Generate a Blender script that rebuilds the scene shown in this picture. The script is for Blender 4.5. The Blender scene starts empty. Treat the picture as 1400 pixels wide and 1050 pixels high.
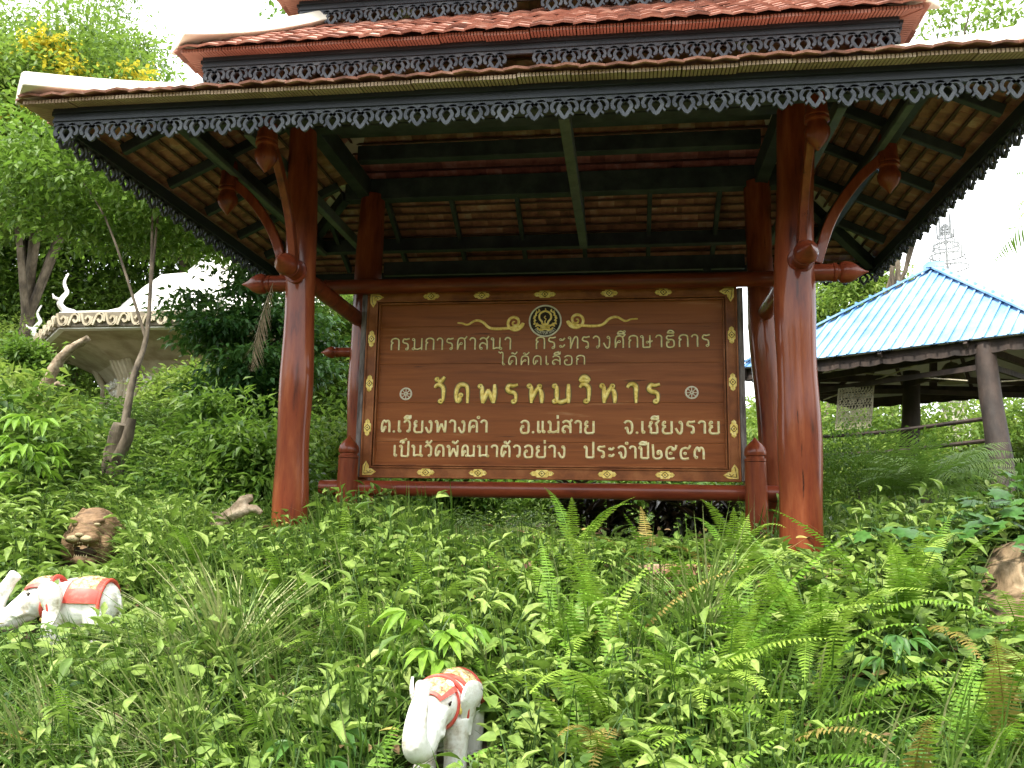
import bpy, bmesh, math, random
import numpy as np
from mathutils import Vector, Matrix
PI = math.pi; R = math.radians
random.seed(7); rng = np.random.default_rng(7)
S = bpy.context.scene; COL = S.collection

# ------------------------------------------------------------------ camera, sky, sun, exposure
cam = bpy.data.cameras.new('camera'); cam.lens = 29.35; cam.sensor_width = 36; cam.clip_end = 2000; cam.clip_start = .05
co = bpy.data.objects.new('camera', cam); COL.objects.link(co); S.camera = co
rt = Vector((.99088948, .13338462, .01861669)); up = Vector((.00338509, -.16285461, .98664427)); fw = Vector((-.13463498, .97759241, .16182243))
co.matrix_world = Matrix(((rt.x, up.x, -fw.x, .6139), (rt.y, up.y, -fw.y, -5.809), (rt.z, up.z, -fw.z, 0), (0, 0, 0, 1)))
S.view_settings.view_transform = 'Standard'; S.view_settings.look = 'None'; S.view_settings.exposure = 1.45; S.view_settings.gamma = 1
SUN_EL, SUN_AZ = 58, 215      # elevation; compass azimuth of the sun (from +Y clockwise)
W = bpy.data.worlds.new('World'); S.world = W; W.use_nodes = True
nt = W.node_tree; bg = nt.nodes['Background']; bg.inputs[1].default_value = .15
sky = nt.nodes.new('ShaderNodeTexSky'); sky.sky_type = 'NISHITA'; sky.sun_disc = False
sky.sun_elevation = R(SUN_EL); sky.sun_rotation = R(SUN_AZ); sky.dust_density = 3; sky.air_density = 1.2
tc = nt.nodes.new('ShaderNodeTexCoord'); nz = nt.nodes.new('ShaderNodeTexNoise'); nz.inputs['Scale'].default_value = 2.2; nz.inputs['Detail'].default_value = 6
rp = nt.nodes.new('ShaderNodeValToRGB'); rp.color_ramp.elements[0].position = .3; rp.color_ramp.elements[0].color = (.72, .72, .72, 1); rp.color_ramp.elements[1].position = .62; rp.color_ramp.elements[1].color = (1, 1, 1, 1)
mx = nt.nodes.new('ShaderNodeMixRGB'); mx.inputs[2].default_value = (9.0, 9.2, 9.4, 1)
nt.links.new(tc.outputs['Generated'], nz.inputs['Vector']); nt.links.new(nz.outputs[0], rp.inputs[0])
nt.links.new(rp.outputs[0], mx.inputs[0]); nt.links.new(sky.outputs[0], mx.inputs[1]); nt.links.new(mx.outputs[0], bg.inputs[0])
sl = bpy.data.lights.new('sun', 'SUN'); sl.energy = 2.8; sl.angle = R(7); sl.color = (1, .94, .82)
so = bpy.data.objects.new('sun', sl); COL.objects.link(so); so.location = (-6, -12, 14)
sd = Vector((math.sin(R(SUN_AZ)) * math.cos(R(SUN_EL)), math.cos(R(SUN_AZ)) * math.cos(R(SUN_EL)), math.sin(R(SUN_EL))))
so.rotation_euler = sd.to_track_quat('Z', 'Y').to_euler()
S.cycles.max_bounces = 6; S.cycles.transmission_bounces = 4; S.cycles.diffuse_bounces = 4; S.cycles.use_denoising = True

# ------------------------------------------------------------------ object helpers
def tag(o, label=None, cat=None, group=None, kind=None):
    if label: o['label'] = label
    if cat: o['category'] = cat
    if group: o['group'] = group
    if kind: o['kind'] = kind
    return o
def empty(name, loc=(0, 0, 0), rz=0, label=None, cat=None, group=None):
    o = bpy.data.objects.new(name, None); COL.objects.link(o); o.location = loc; o.rotation_euler = (0, 0, rz); o.empty_display_size = .1
    return tag(o, label, cat, group)
class MB:
    def __init__(s): s.v = []; s.f = []; s.m = []; s.t = []; s.tone = 0.5
    def add(s, vs, fs, mi=0):
        b = len(s.v); s.v += [tuple(p) for p in vs]; s.t += [s.tone] * len(vs)
        for f in fs: s.f.append([i + b for i in f]); s.m.append(mi)
        return s
    def box(s, c, d, mi=0, M=None, taper=1):
        x, y, z = [k / 2 for k in d]; vs = []
        for sz in (-1, 1):
            k = 1 if sz < 0 else taper
            for sx, sy in ((-1, -1), (1, -1), (1, 1), (-1, 1)):
                p = Vector((sx * x * k, sy * y * k, sz * z))
                if M: p = M @ p
                vs.append((p.x + c[0], p.y + c[1], p.z + c[2]))
        return s.add(vs, [(3, 2, 1, 0), (4, 5, 6, 7), (0, 1, 5, 4), (1, 2, 6, 5), (2, 3, 7, 6), (3, 0, 4, 7)], mi)
    def bar(s, a, b, w, h, mi=0, upv=(0, 0, 1)):
        a = Vector(a); b = Vector(b); t = (b - a).normalized(); u = Vector(upv)
        if abs(t.dot(u)) > .98: u = Vector((0, 1, 0))
        sx = t.cross(u).normalized(); su = sx.cross(t).normalized(); vs = []
        for p in (a, b):
            for i, j in ((-1, -1), (1, -1), (1, 1), (-1, 1)): vs.append(p + sx * i * w / 2 + su * j * h / 2)
        return s.add(vs, [(0, 1, 2, 3), (7, 6, 5, 4), (4, 5, 1, 0), (5, 6, 2, 1), (6, 7, 3, 2), (7, 4, 0, 3)], mi)
    def tube(s, path, rad, n=12, mi=0, wob=0, cap=True):
        P = [Vector(p) for p in path]; rad = rad if hasattr(rad, '__len__') else [rad] * len(P); vs = []; fs = []
        ref = None
        for i, p in enumerate(P):
            t = (P[min(i + 1, len(P) - 1)] - P[max(i - 1, 0)]).normalized()
            if ref is None: ref = Vector((1, 0, 0)) if abs(t.x) < .8 else Vector((0, 1, 0))
            u = (ref - t * ref.dot(t)).normalized(); ref = u; w = t.cross(u)
            for k in range(n):
                a = 2 * PI * k / n; r = rad[i] * (1 + (wob * random.uniform(-1, 1) if wob else 0))
                vs.append(p + u * math.cos(a) * r + w * math.sin(a) * r)
        for i in range(len(P) - 1):
            for k in range(n): fs.append((i * n + k, i * n + (k + 1) % n, (i + 1) * n + (k + 1) % n, (i + 1) * n + k))
        if cap: fs.append(tuple(range(n - 1, -1, -1))); fs.append(tuple(range((len(P) - 1) * n, len(P) * n)))
        return s.add(vs, fs, mi)
    def lathe(s, prof, base, axis=(0, 0, 1), n=20, mi=0):     # prof: (radius, distance along axis)
        ax = Vector(axis).normalized(); b = Vector(base)
        u = (Vector((1, 0, 0)) if abs(ax.x) < .8 else Vector((0, 1, 0))); u = (u - ax * u.dot(ax)).normalized(); w = ax.cross(u)
        vs = []; fs = []
        for r, h in prof:
            for k in range(n):
                a = 2 * PI * k / n; vs.append(b + ax * h + u * math.cos(a) * r + w * math.sin(a) * r)
        for i in range(len(prof) - 1):
            for k in range(n): fs.append((i * n + k, i * n + (k + 1) % n, (i + 1) * n + (k + 1) % n, (i + 1) * n + k))
        fs.append(tuple(range(n - 1, -1, -1))); fs.append(tuple(range((len(prof) - 1) * n, len(prof) * n)))
        return s.add(vs, fs, mi)
    def ell(s, c, r, M=None, n=20, m=12, mi=0):
        vs = [(0, 0, -1)]; fs = []
        for j in range(1, m):
            for k in range(n):
                a = 2 * PI * k / n; b = -PI / 2 + PI * j / m; vs.append((math.cos(b) * math.cos(a), math.cos(b) * math.sin(a), math.sin(b)))
        vs.append((0, 0, 1)); L = len(vs) - 1
        for k in range(n):
            fs.append((0, 1 + (k + 1) % n, 1 + k)); fs.append((L, L - n + k, L - n + (k + 1) % n))
            for j in range(m - 2): fs.append((1 + j * n + k, 1 + j * n + (k + 1) % n, 1 + (j + 1) * n + (k + 1) % n, 1 + (j + 1) * n + k))
        out = []
        for p in vs:
            q = Vector((p[0] * r[0], p[1] * r[1], p[2] * r[2]))
            if M: q = M @ q
            out.append(q + Vector(c))
        return s.add(out, fs, mi)
    def ribbon(s, path, wd, fr, dep, closed=False, mi=0):      # flat carved stroke: path in (a, z); fr maps (a, depth, z) to 3d
        n = len(path); w2 = wd if hasattr(wd, '__len__') else [wd] * n; vs = []; fs = []
        for i, (a, z) in enumerate(path):
            p0 = path[(i - 1) % n] if closed or i > 0 else path[i]; p1 = path[(i + 1) % n] if closed or i < n - 1 else path[i]
            tx, tz = p1[0] - p0[0], p1[1] - p0[1]; l = math.hypot(tx, tz) or 1; nx, nz_ = -tz / l, tx / l; h = w2[i] / 2
            for d in (0, dep):
                vs.append(fr(a + nx * h, d, z + nz_ * h)); vs.append(fr(a - nx * h, d, z - nz_ * h))
        for i in range(n if closed else n - 1):
            a = i * 4; b = ((i + 1) % n) * 4
            fs += [(a, b, b + 1, a + 1), (a + 2, a + 3, b + 3, b + 2), (a, a + 2, b + 2, b), (a + 1, b + 1, b + 3, a + 3)]
        if not closed: fs += [(0, 1, 3, 2), ((n - 1) * 4, (n - 1) * 4 + 2, (n - 1) * 4 + 3, (n - 1) * 4 + 1)]
        return s.add(vs, fs, mi)
    def build(s, name, mats, parent=None, smooth=False, bevel=0, angle=None):
        me = bpy.data.meshes.new(name); me.from_pydata([tuple(p) for p in s.v], [], s.f)
        mats = mats if isinstance(mats, (list, tuple)) else [mats]
        for m in mats: me.materials.append(m)
        me.polygons.foreach_set('material_index', s.m)
        at = me.attributes.new('tone', 'FLOAT', 'POINT'); at.data.foreach_set('value', s.t)
        me.polygons.foreach_set('use_smooth', [bool(smooth)] * len(s.f)); me.update()
        if smooth: me.set_sharp_from_angle(angle=R(angle or 40))
        o = bpy.data.objects.new(name, me); COL.objects.link(o)
        if parent: o.parent = parent
        if bevel:
            b = o.modifiers.new('bevel', 'BEVEL'); b.width = bevel; b.segments = 2; b.limit_method = 'ANGLE'
        return o
def remeshed(mb, name, mats, parent, voxel, smooth_it=4):
    o = mb.build(name, mats, None); r = o.modifiers.new('r', 'REMESH'); r.mode = 'VOXEL'; r.voxel_size = voxel
    sm = o.modifiers.new('s', 'SMOOTH'); sm.iterations = smooth_it; sm.factor = .5
    dg = bpy.context.evaluated_depsgraph_get(); me = bpy.data.meshes.new_from_object(o.evaluated_get(dg))
    old = o.data; o.modifiers.clear(); o.data = me; bpy.data.meshes.remove(old); me.name = name
    me.materials.clear()
    for m in (mats if isinstance(mats, (list, tuple)) else [mats]): me.materials.append(m)
    me.polygons.foreach_set('use_smooth', [True] * len(me.polygons)); o.parent = parent
    return o
def dup(root, loc, rz, label=None, group=None, scale=None):
    r = root.copy(); COL.objects.link(r); r.location = loc; r.rotation_euler = (0, 0, rz)
    if scale: r.scale = (scale,) * 3
    if label: r['label'] = label
    if group: r['group'] = group
    for ch in list(root.children):
        c = ch.copy(); COL.objects.link(c); c.parent = r
        for g in ch.children:
            d = g.copy(); COL.objects.link(d); d.parent = c
    return r
def crs(pts, k=6, closed=False):                                 # Catmull-Rom through points
    n = len(pts); out = []
    for i in range(n if closed else n - 1):
        g = lambda j: pts[j % n] if closed else pts[max(0, min(n - 1, j))]
        p0, p1, p2, p3 = g(i - 1), g(i), g(i + 1), g(i + 2)
        for q in range(k):
            t = q / k
            out.append(tuple(.5 * (2 * b + (c - a) * t + (2 * a - 5 * b + 4 * c - d) * t * t + (3 * b - a - 3 * c + d) * t ** 3) for a, b, c, d in zip(p0, p1, p2, p3)))
    if not closed: out.append(tuple(pts[-1]))
    return out

# ------------------------------------------------------------------ materials
def mat(name, cols, rough=.6, scale=6, stretch=(1, 1, 1), detail=5, bump=0, bscale=None, metal=0, coat=0, spec=.5, tone=0, lo=.35, hi=.65, coord='Object', dist=0, crough=.15, crack=None):
    m = bpy.data.materials.new(name); m.use_nodes = True; n = m.node_tree; L = n.links; b = n.nodes['Principled BSDF']
    tcn = n.nodes.new('ShaderNodeTexCoord'); mp = n.nodes.new('ShaderNodeMapping'); mp.inputs['Scale'].default_value = stretch
    no = n.nodes.new('ShaderNodeTexNoise'); no.inputs['Scale'].default_value = scale; no.inputs['Detail'].default_value = detail; no.inputs['Roughness'].default_value = .62; no.inputs['Distortion'].default_value = dist
    L.new(tcn.outputs[coord], mp.inputs[0]); L.new(mp.outputs[0], no.inputs['Vector'])
    cr = n.nodes.new('ShaderNodeValToRGB'); e = cr.color_ramp.elements
    while len(e) < len(cols): e.new(.5)
    for i, c in enumerate(cols): e[i].position = lo + (hi - lo) * i / max(1, len(cols) - 1); e[i].color = (*c, 1)
    src = no.outputs[0]
    if tone:
        at = n.nodes.new('ShaderNodeAttribute'); at.attribute_name = 'tone'
        ad = n.nodes.new('ShaderNodeMath'); ad.operation = 'MULTIPLY_ADD'; ad.inputs[1].default_value = tone; L.new(at.outputs['Fac'], ad.inputs[0])
        sb = n.nodes.new('ShaderNodeMath'); sb.operation = 'SUBTRACT'; sb.inputs[1].default_value = tone / 2; L.new(no.outputs[0], sb.inputs[0]); L.new(sb.outputs[0], ad.inputs[2]); src = ad.outputs[0]
    L.new(src, cr.inputs[0]); colour = cr.outputs[0]
    if crack:                                                   # thin dark splits and scuffs running along the grain
        m3 = n.nodes.new('ShaderNodeMapping'); m3.inputs['Scale'].default_value = crack; L.new(tcn.outputs[coord], m3.inputs[0])
        n3 = n.nodes.new('ShaderNodeTexNoise'); n3.inputs['Scale'].default_value = 1; n3.inputs['Detail'].default_value = 7; n3.inputs['Roughness'].default_value = .7; L.new(m3.outputs[0], n3.inputs['Vector'])
        r3 = n.nodes.new('ShaderNodeValToRGB'); e3 = r3.color_ramp.elements; e3[0].position = .31; e3[0].color = (.12, .1, .1, 1); e3[1].position = .37; e3[1].color = (1, 1, 1, 1); x3 = e3.new(.68); x3.color = (1, 1, 1, 1); x4 = e3.new(.74); x4.color = (1.35, 1.5, 1.6, 1)
        mm = n.nodes.new('ShaderNodeMixRGB'); mm.blend_type = 'MULTIPLY'; mm.inputs[0].default_value = 1; L.new(n3.outputs[0], r3.inputs[0]); L.new(cr.outputs[0], mm.inputs[1]); L.new(r3.outputs[0], mm.inputs[2]); colour = mm.outputs[0]
    L.new(colour, b.inputs['Base Color'])
    b.inputs['Roughness'].default_value = rough; b.inputs['Metallic'].default_value = metal; b.inputs['Coat Weight'].default_value = coat; b.inputs['Coat Roughness'].default_value = crough; b.inputs['Specular IOR Level'].default_value = spec
    if bump:
        n2 = n.nodes.new('ShaderNodeTexNoise'); n2.inputs['Scale'].default_value = bscale or scale * 3; n2.inputs['Detail'].default_value = 6; L.new(mp.outputs[0], n2.inputs['Vector'])
        bp = n.nodes.new('ShaderNodeBump'); bp.inputs['Strength'].default_value = bump; bp.inputs['Distance'].default_value = .02; L.new(n2.outputs[0], bp.inputs['Height']); L.new(bp.outputs[0], b.inputs['Normal'])
    return m
def leafmat(name, cols, trans=.32, rough=.5, tcol=(.16, .3, .03), spec=.25):
    m = bpy.data.materials.new(name); m.use_nodes = True; n = m.node_tree; L = n.links; b = n.nodes['Principled BSDF']; out = n.nodes['Material Output']
    at = n.nodes.new('ShaderNodeAttribute'); at.attribute_name = 'tone'; cr = n.nodes.new('ShaderNodeValToRGB'); e = cr.color_ramp.elements
    while len(e) < len(cols): e.new(.5)
    for i, c in enumerate(cols): e[i].position = i / max(1, len(cols) - 1); e[i].color = (*c, 1)
    L.new(at.outputs['Fac'], cr.inputs[0])
    tcn = n.nodes.new('ShaderNodeTexCoord'); no = n.nodes.new('ShaderNodeTexNoise'); no.inputs['Scale'].default_value = 40; no.inputs['Detail'].default_value = 3
    L.new(tcn.outputs['Object'], no.inputs['Vector']); mr = n.nodes.new('ShaderNodeMapRange'); mr.inputs[3].default_value = .7; mr.inputs[4].default_value = 1.3; mr.inputs[1].default_value = .3; mr.inputs[2].default_value = .7
    L.new(no.outputs[0], mr.inputs[0]); vm = n.nodes.new('ShaderNodeVectorMath'); vm.operation = 'SCALE'; L.new(cr.outputs[0], vm.inputs[0]); L.new(mr.outputs[0], vm.inputs['Scale'])
    L.new(vm.outputs[0], b.inputs['Base Color']); b.inputs['Roughness'].default_value = rough; b.inputs['Specular IOR Level'].default_value = spec
    tr = n.nodes.new('ShaderNodeBsdfTranslucent'); m2 = n.nodes.new('ShaderNodeMixRGB'); m2.inputs[0].default_value = .5; m2.inputs[2].default_value = (*tcol, 1); L.new(vm.outputs[0], m2.inputs[1]); L.new(m2.outputs[0], tr.inputs[0])
    ms = n.nodes.new('ShaderNodeMixShader'); ms.inputs[0].default_value = trans; L.new(b.outputs[0], ms.inputs[1]); L.new(tr.outputs[0], ms.inputs[2]); L.new(ms.outputs[0], out.inputs[0])
    return m
M = {}
M['post'] = mat('lacquered_wood', [(.06, .013, .008), (.16, .031, .012), (.215, .049, .017), (.28, .078, .03)], .45, 5, (2.2, 2.2, .35), bump=.12, bscale=14, coat=.4, lo=.3, hi=.7, crough=.06, spec=.15, crack=(26, 26, 1.6))
M['rail'] = mat('lacquered_rail_wood', [(.09, .016, .008), (.17, .032, .013), (.24, .052, .02)], .45, 5, (.4, 2.2, 2.2), bump=.05, bscale=14, coat=.35, lo=.3, hi=.7, crough=.07, spec=.15, crack=(1.6, 26, 26))
M['beam'] = mat('dark_painted_beam', [(.012, .016, .02), (.022, .03, .034), (.04, .05, .05)], .6, 5, (1, 1, 1), bump=.15)
M['brace'] = mat('grey_green_timber', [(.05, .065, .055), (.09, .105, .09)], .65, 8, bump=.2)
M['fascia'] = mat('dark_fascia_paint', [(.009, .013, .018), (.016, .022, .03), (.03, .037, .045)], .55, 3, (.5, 1, 6), bump=.08, lo=.3, hi=.75)
M['fringe'] = mat('dusty_carved_wood', [(.028, .034, .043), (.055, .063, .075), (.09, .1, .11)], .7, 9, bump=.15)
M['tile'] = mat('terracotta_tile', [(.15, .068, .05), (.29, .125, .085), (.4, .19, .135), (.5, .34, .27)], .75, 7, bump=.35, tone=.32, lo=.25, hi=.8)
M['batten'] = mat('roof_batten', [(.06, .03, .02), (.12, .06, .04)], .8, 8)
M['eave'] = mat('tan_eave_tile', [(.24, .165, .1), (.36, .265, .17), (.44, .345, .24)], .75, 6, bump=.2, tone=.3, lo=.25, hi=.8)
M['pinkeave'] = mat('terracotta_eave_strip', [(.28, .12, .085), (.38, .18, .13)], .75, 5, bump=.2)
M['plaster'] = mat('cream_plaster', [(.42, .38, .28), (.66, .62, .5), (.72, .69, .6)], .8, 5, bump=.25, lo=.25, hi=.7)
M['board'] = mat('varnished_board_wood', [(.17, .046, .010), (.245, .07, .015), (.3, .092, .022), (.5, .25, .12)], .55, 3.2, (.35, 1, 5), bump=.08, bscale=10, coat=.12, lo=.25, hi=.8, tone=.1, dist=.6, crough=.3, spec=.2, crack=(1.1, 3, 22))
M['frame'] = mat('carved_frame_wood', [(.17, .05, .014), (.25, .08, .022), (.33, .12, .04)], .5, 6, (1, 1, 1), bump=.1, coat=.08, spec=.25)
M['groove'] = mat('dark_groove', [(.06, .018, .006), (.08, .026, .009)], .8, 6)
M['strip'] = mat('weathered_grey_strip', [(.05, .035, .03), (.12, .095, .09), (.2, .17, .16)], .7, 12, (3, 3, .5), bump=.3)
M['gold'] = mat('gold_leaf', [(.62, .42, .07), (.85, .64, .16), (.9, .76, .3)], .35, 30, metal=.25, bump=.15)
M['golddark'] = mat('aged_gold', [(.12, .065, .015), (.2, .11, .025)], .5, 30)
M['cream'] = mat('cream_gilt_paint', [(.75, .58, .22), (.88, .78, .42), (.9, .84, .56)], .5, 40)
M['ivory'] = mat('ivory_paint', [(.6, .56, .42), (.8, .76, .62)], .5, 30)
M['black'] = mat('black_enamel', [(.02, .012, .008), (.04, .025, .015)], .6, 10, spec=.2)
M['white'] = mat('worn_white_paint', [(.2, .15, .09), (.55, .5, .42), (.74, .72, .67), (.8, .79, .76)], .5, 11, bump=.2, bscale=40, lo=.3, hi=.58, detail=8)
M['red'] = mat('red_paint', [(.42, .06, .04), (.6, .07, .05), (.62, .16, .12)], .5, 25, lo=.3, hi=.75)
M['goldcloth'] = mat('gold_relief', [(.2, .11, .05), (.52, .36, .16), (.68, .55, .32)], .6, 45, bump=.6, bscale=60, lo=.38, hi=.6)
M['lion'] = mat('carved_brown_stone', [(.09, .052, .025), (.18, .105, .05), (.27, .17, .09)], .8, 8, (1, 1, 2.5), bump=.7, bscale=24)
M['lionpale'] = mat('pale_carved_stone', [(.25, .19, .1), (.42, .34, .2)], .8, 20, bump=.4)
M['mouth'] = mat('dark_mouth', [(.03, .016, .01), (.06, .03, .018)], .8, 20)
M['shrine'] = mat('white_stucco', [(.5, .46, .37), (.72, .7, .63), (.8, .79, .75)], .75, 2.5, bump=.25, bscale=12, lo=.25, hi=.6)
M['shrinewall'] = mat('cream_stucco', [(.3, .25, .16), (.5, .44, .32)], .85, 3, bump=.3, bscale=18)
M['shrinedark'] = mat('stucco_recess', [(.12, .1, .07), (.2, .17, .12)], .9, 5)
M['blue'] = mat('blue_sheet_metal', [(.1, .24, .44), (.17, .33, .54), (.32, .47, .63)], .45, 2.5, (1, 1, 1), spec=.4, lo=.3, hi=.7)
M['greysheet'] = mat('bare_sheet_underside', [(.45, .46, .45), (.58, .59, .58)], .5, 3)
M['bark'] = mat('grey_brown_bark', [(.04, .03, .02), (.09, .07, .045), (.15, .12, .085)], .9, 9, (1, 1, .4), bump=.7, bscale=18)
M['palebark'] = mat('pale_bark', [(.22, .19, .15), (.42, .39, .33), (.55, .52, .46)], .9, 9, (1, 1, .5), bump=.5)
M['darklog'] = mat('dark_brown_log', [(.014, .009, .007), (.032, .02, .015), (.055, .035, .026)], .7, 6, (1, 1, .4), bump=.4)
M['drift'] = mat('weathered_driftwood', [(.12, .085, .05), (.28, .21, .14), (.42, .34, .25)], .9, 10, bump=.6)
M['rock'] = mat('brown_rock', [(.03, .02, .012), (.17, .115, .065), (.24, .17, .1), (.36, .28, .18)], .95, 4, (2.2, 2.2, .7), bump=1, bscale=8, lo=.32, hi=.7, dist=.8)
M['brick'] = mat('red_brick', [(.2, .08, .05), (.36, .17, .11), (.42, .26, .18)], .85, 9, bump=.4, tone=.4)
M['soil'] = mat('damp_soil', [(.03, .022, .012), (.07, .05, .028), (.12, .085, .05)], .95, 3, bump=.8, bscale=12)
M['rattan'] = mat('pale_rattan', [(.3, .26, .17), (.52, .47, .34)], .7, 12)
M['bell'] = mat('weathered_bronze', [(.1, .08, .055), (.2, .16, .11)], .5, 8, metal=.4)
M['filigree'] = mat('grey_filigree_metal', [(.22, .23, .23), (.38, .39, .39)], .5, 8, metal=.3)
G1 = [(.012, .04, .008), (.03, .09, .014), (.055, .145, .022), (.1, .21, .035)]
M['weed'] = leafmat('weed_leaf', [(.024, .062, .014), (.07, .142, .028), (.15, .235, .046), (.225, .32, .07), (.3, .385, .11)])
M['grass'] = leafmat('grass_blade', [(.045, .095, .018), (.095, .18, .032), (.15, .25, .055), (.25, .33, .11), (.45, .43, .24)], .3, .45)
M['fern'] = leafmat('fern_frond', [(.06, .16, .018), (.12, .25, .026), (.2, .35, .04), (.3, .43, .07)], .35, .5, (.2, .36, .03))
M['tree'] = leafmat('tree_leaf', [(.03, .075, .011), (.07, .14, .02), (.12, .21, .032), (.18, .28, .05)], .42, .45)
M['light'] = leafmat('light_tree_leaf', [(.06, .125, .022), (.115, .2, .035), (.18, .27, .05), (.25, .33, .07)], .48, .45, (.25, .38, .05))
M['yellow'] = leafmat('yellow_blossom', [(.4, .36, .04), (.7, .6, .05), (.8, .7, .08)], .4, .6, (.6, .5, .05))
M['dark'] = leafmat('dark_shrub_leaf', [(.016, .055, .015), (.035, .1, .025), (.075, .165, .038)], .25, .4)
M['cordy'] = leafmat('dark_purple_leaf', [(.01, .016, .008), (.025, .022, .014), (.05, .03, .02), (.04, .06, .02)], .1, .35, (.08, .05, .02))
M['vine'] = leafmat('broad_vine_leaf', [(.025, .08, .016), (.05, .135, .026), (.085, .19, .038), (.15, .27, .06)], .25, .4)
M['palm'] = leafmat('palm_leaflet', [(.08, .17, .03), (.16, .27, .05), (.26, .37, .09)], .3, .4)
M['dry'] = leafmat('dry_frond', [(.16, .12, .075), (.3, .24, .16)], .1, .7, (.3, .25, .15))
M['oldfern'] = leafmat('old_fern_frond', [(.12, .09, .02), (.22, .17, .04), (.3, .24, .07)], .25, .6, (.3, .24, .06))
M['litter'] = leafmat('dead_leaf', [(.06, .035, .018), (.16, .1, .05), (.28, .19, .09), (.36, .31, .08)], .1, .8, (.25, .18, .06))
M['stem'] = leafmat('green_stem', [(.05, .11, .025), (.1, .16, .045)], .1, .5)

# ------------------------------------------------------------------ foliage builder (numpy)
T_FAR = (np.array([(0, 0, 0), (.5, .5, .06), (1, 0, -.08), (.5, -.5, .06)], float), [(0, 1, 2), (0, 2, 3)])
T_MID = (np.array([(0, 0, 0), (.35, .5, .09), (.35, -.5, .09), (.4, 0, 0), (1, 0, -.16)], float), [(0, 3, 1), (3, 4, 1), (0, 2, 3), (3, 2, 4)])
def leaf_template(prof, fold=.12, droop=.25):
    v = []; f = []
    for x, w in prof:
        z = -droop * x * x
        v += [(x, w, z + fold * w * 2), (x, 0, z), (x, -w, z + fold * w * 2)]
    for i in range(len(prof) - 1):
        a = i * 3; b = a + 3; f += [(a + 1, b + 1, b, a), (a + 2, b + 2, b + 1, a + 1)]
    return (np.array(v, float), f)
T_OV = leaf_template([(0, .02), (.15, .36), (.4, .5), (.7, .34), (1, .0)])
T_LAN = leaf_template([(0, .02), (.2, .3), (.45, .5), (.75, .3), (1, .0)], .15, .35)
T_HEART = leaf_template([(-.12, .3), (.05, .47), (.3, .48), (.65, .27), (1, .0)], .1, .2)
T_BLADE = (lambda: (np.array([p for t, w in ((0, .5), (.3, .5), (.6, .4), (.85, .22), (1, .0)) for p in ((t, w, -.55 * t * t), (t, -w, -.55 * t * t))], float), [(i * 2, i * 2 + 1, i * 2 + 3, i * 2 + 2) for i in range(4)]))()
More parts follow.
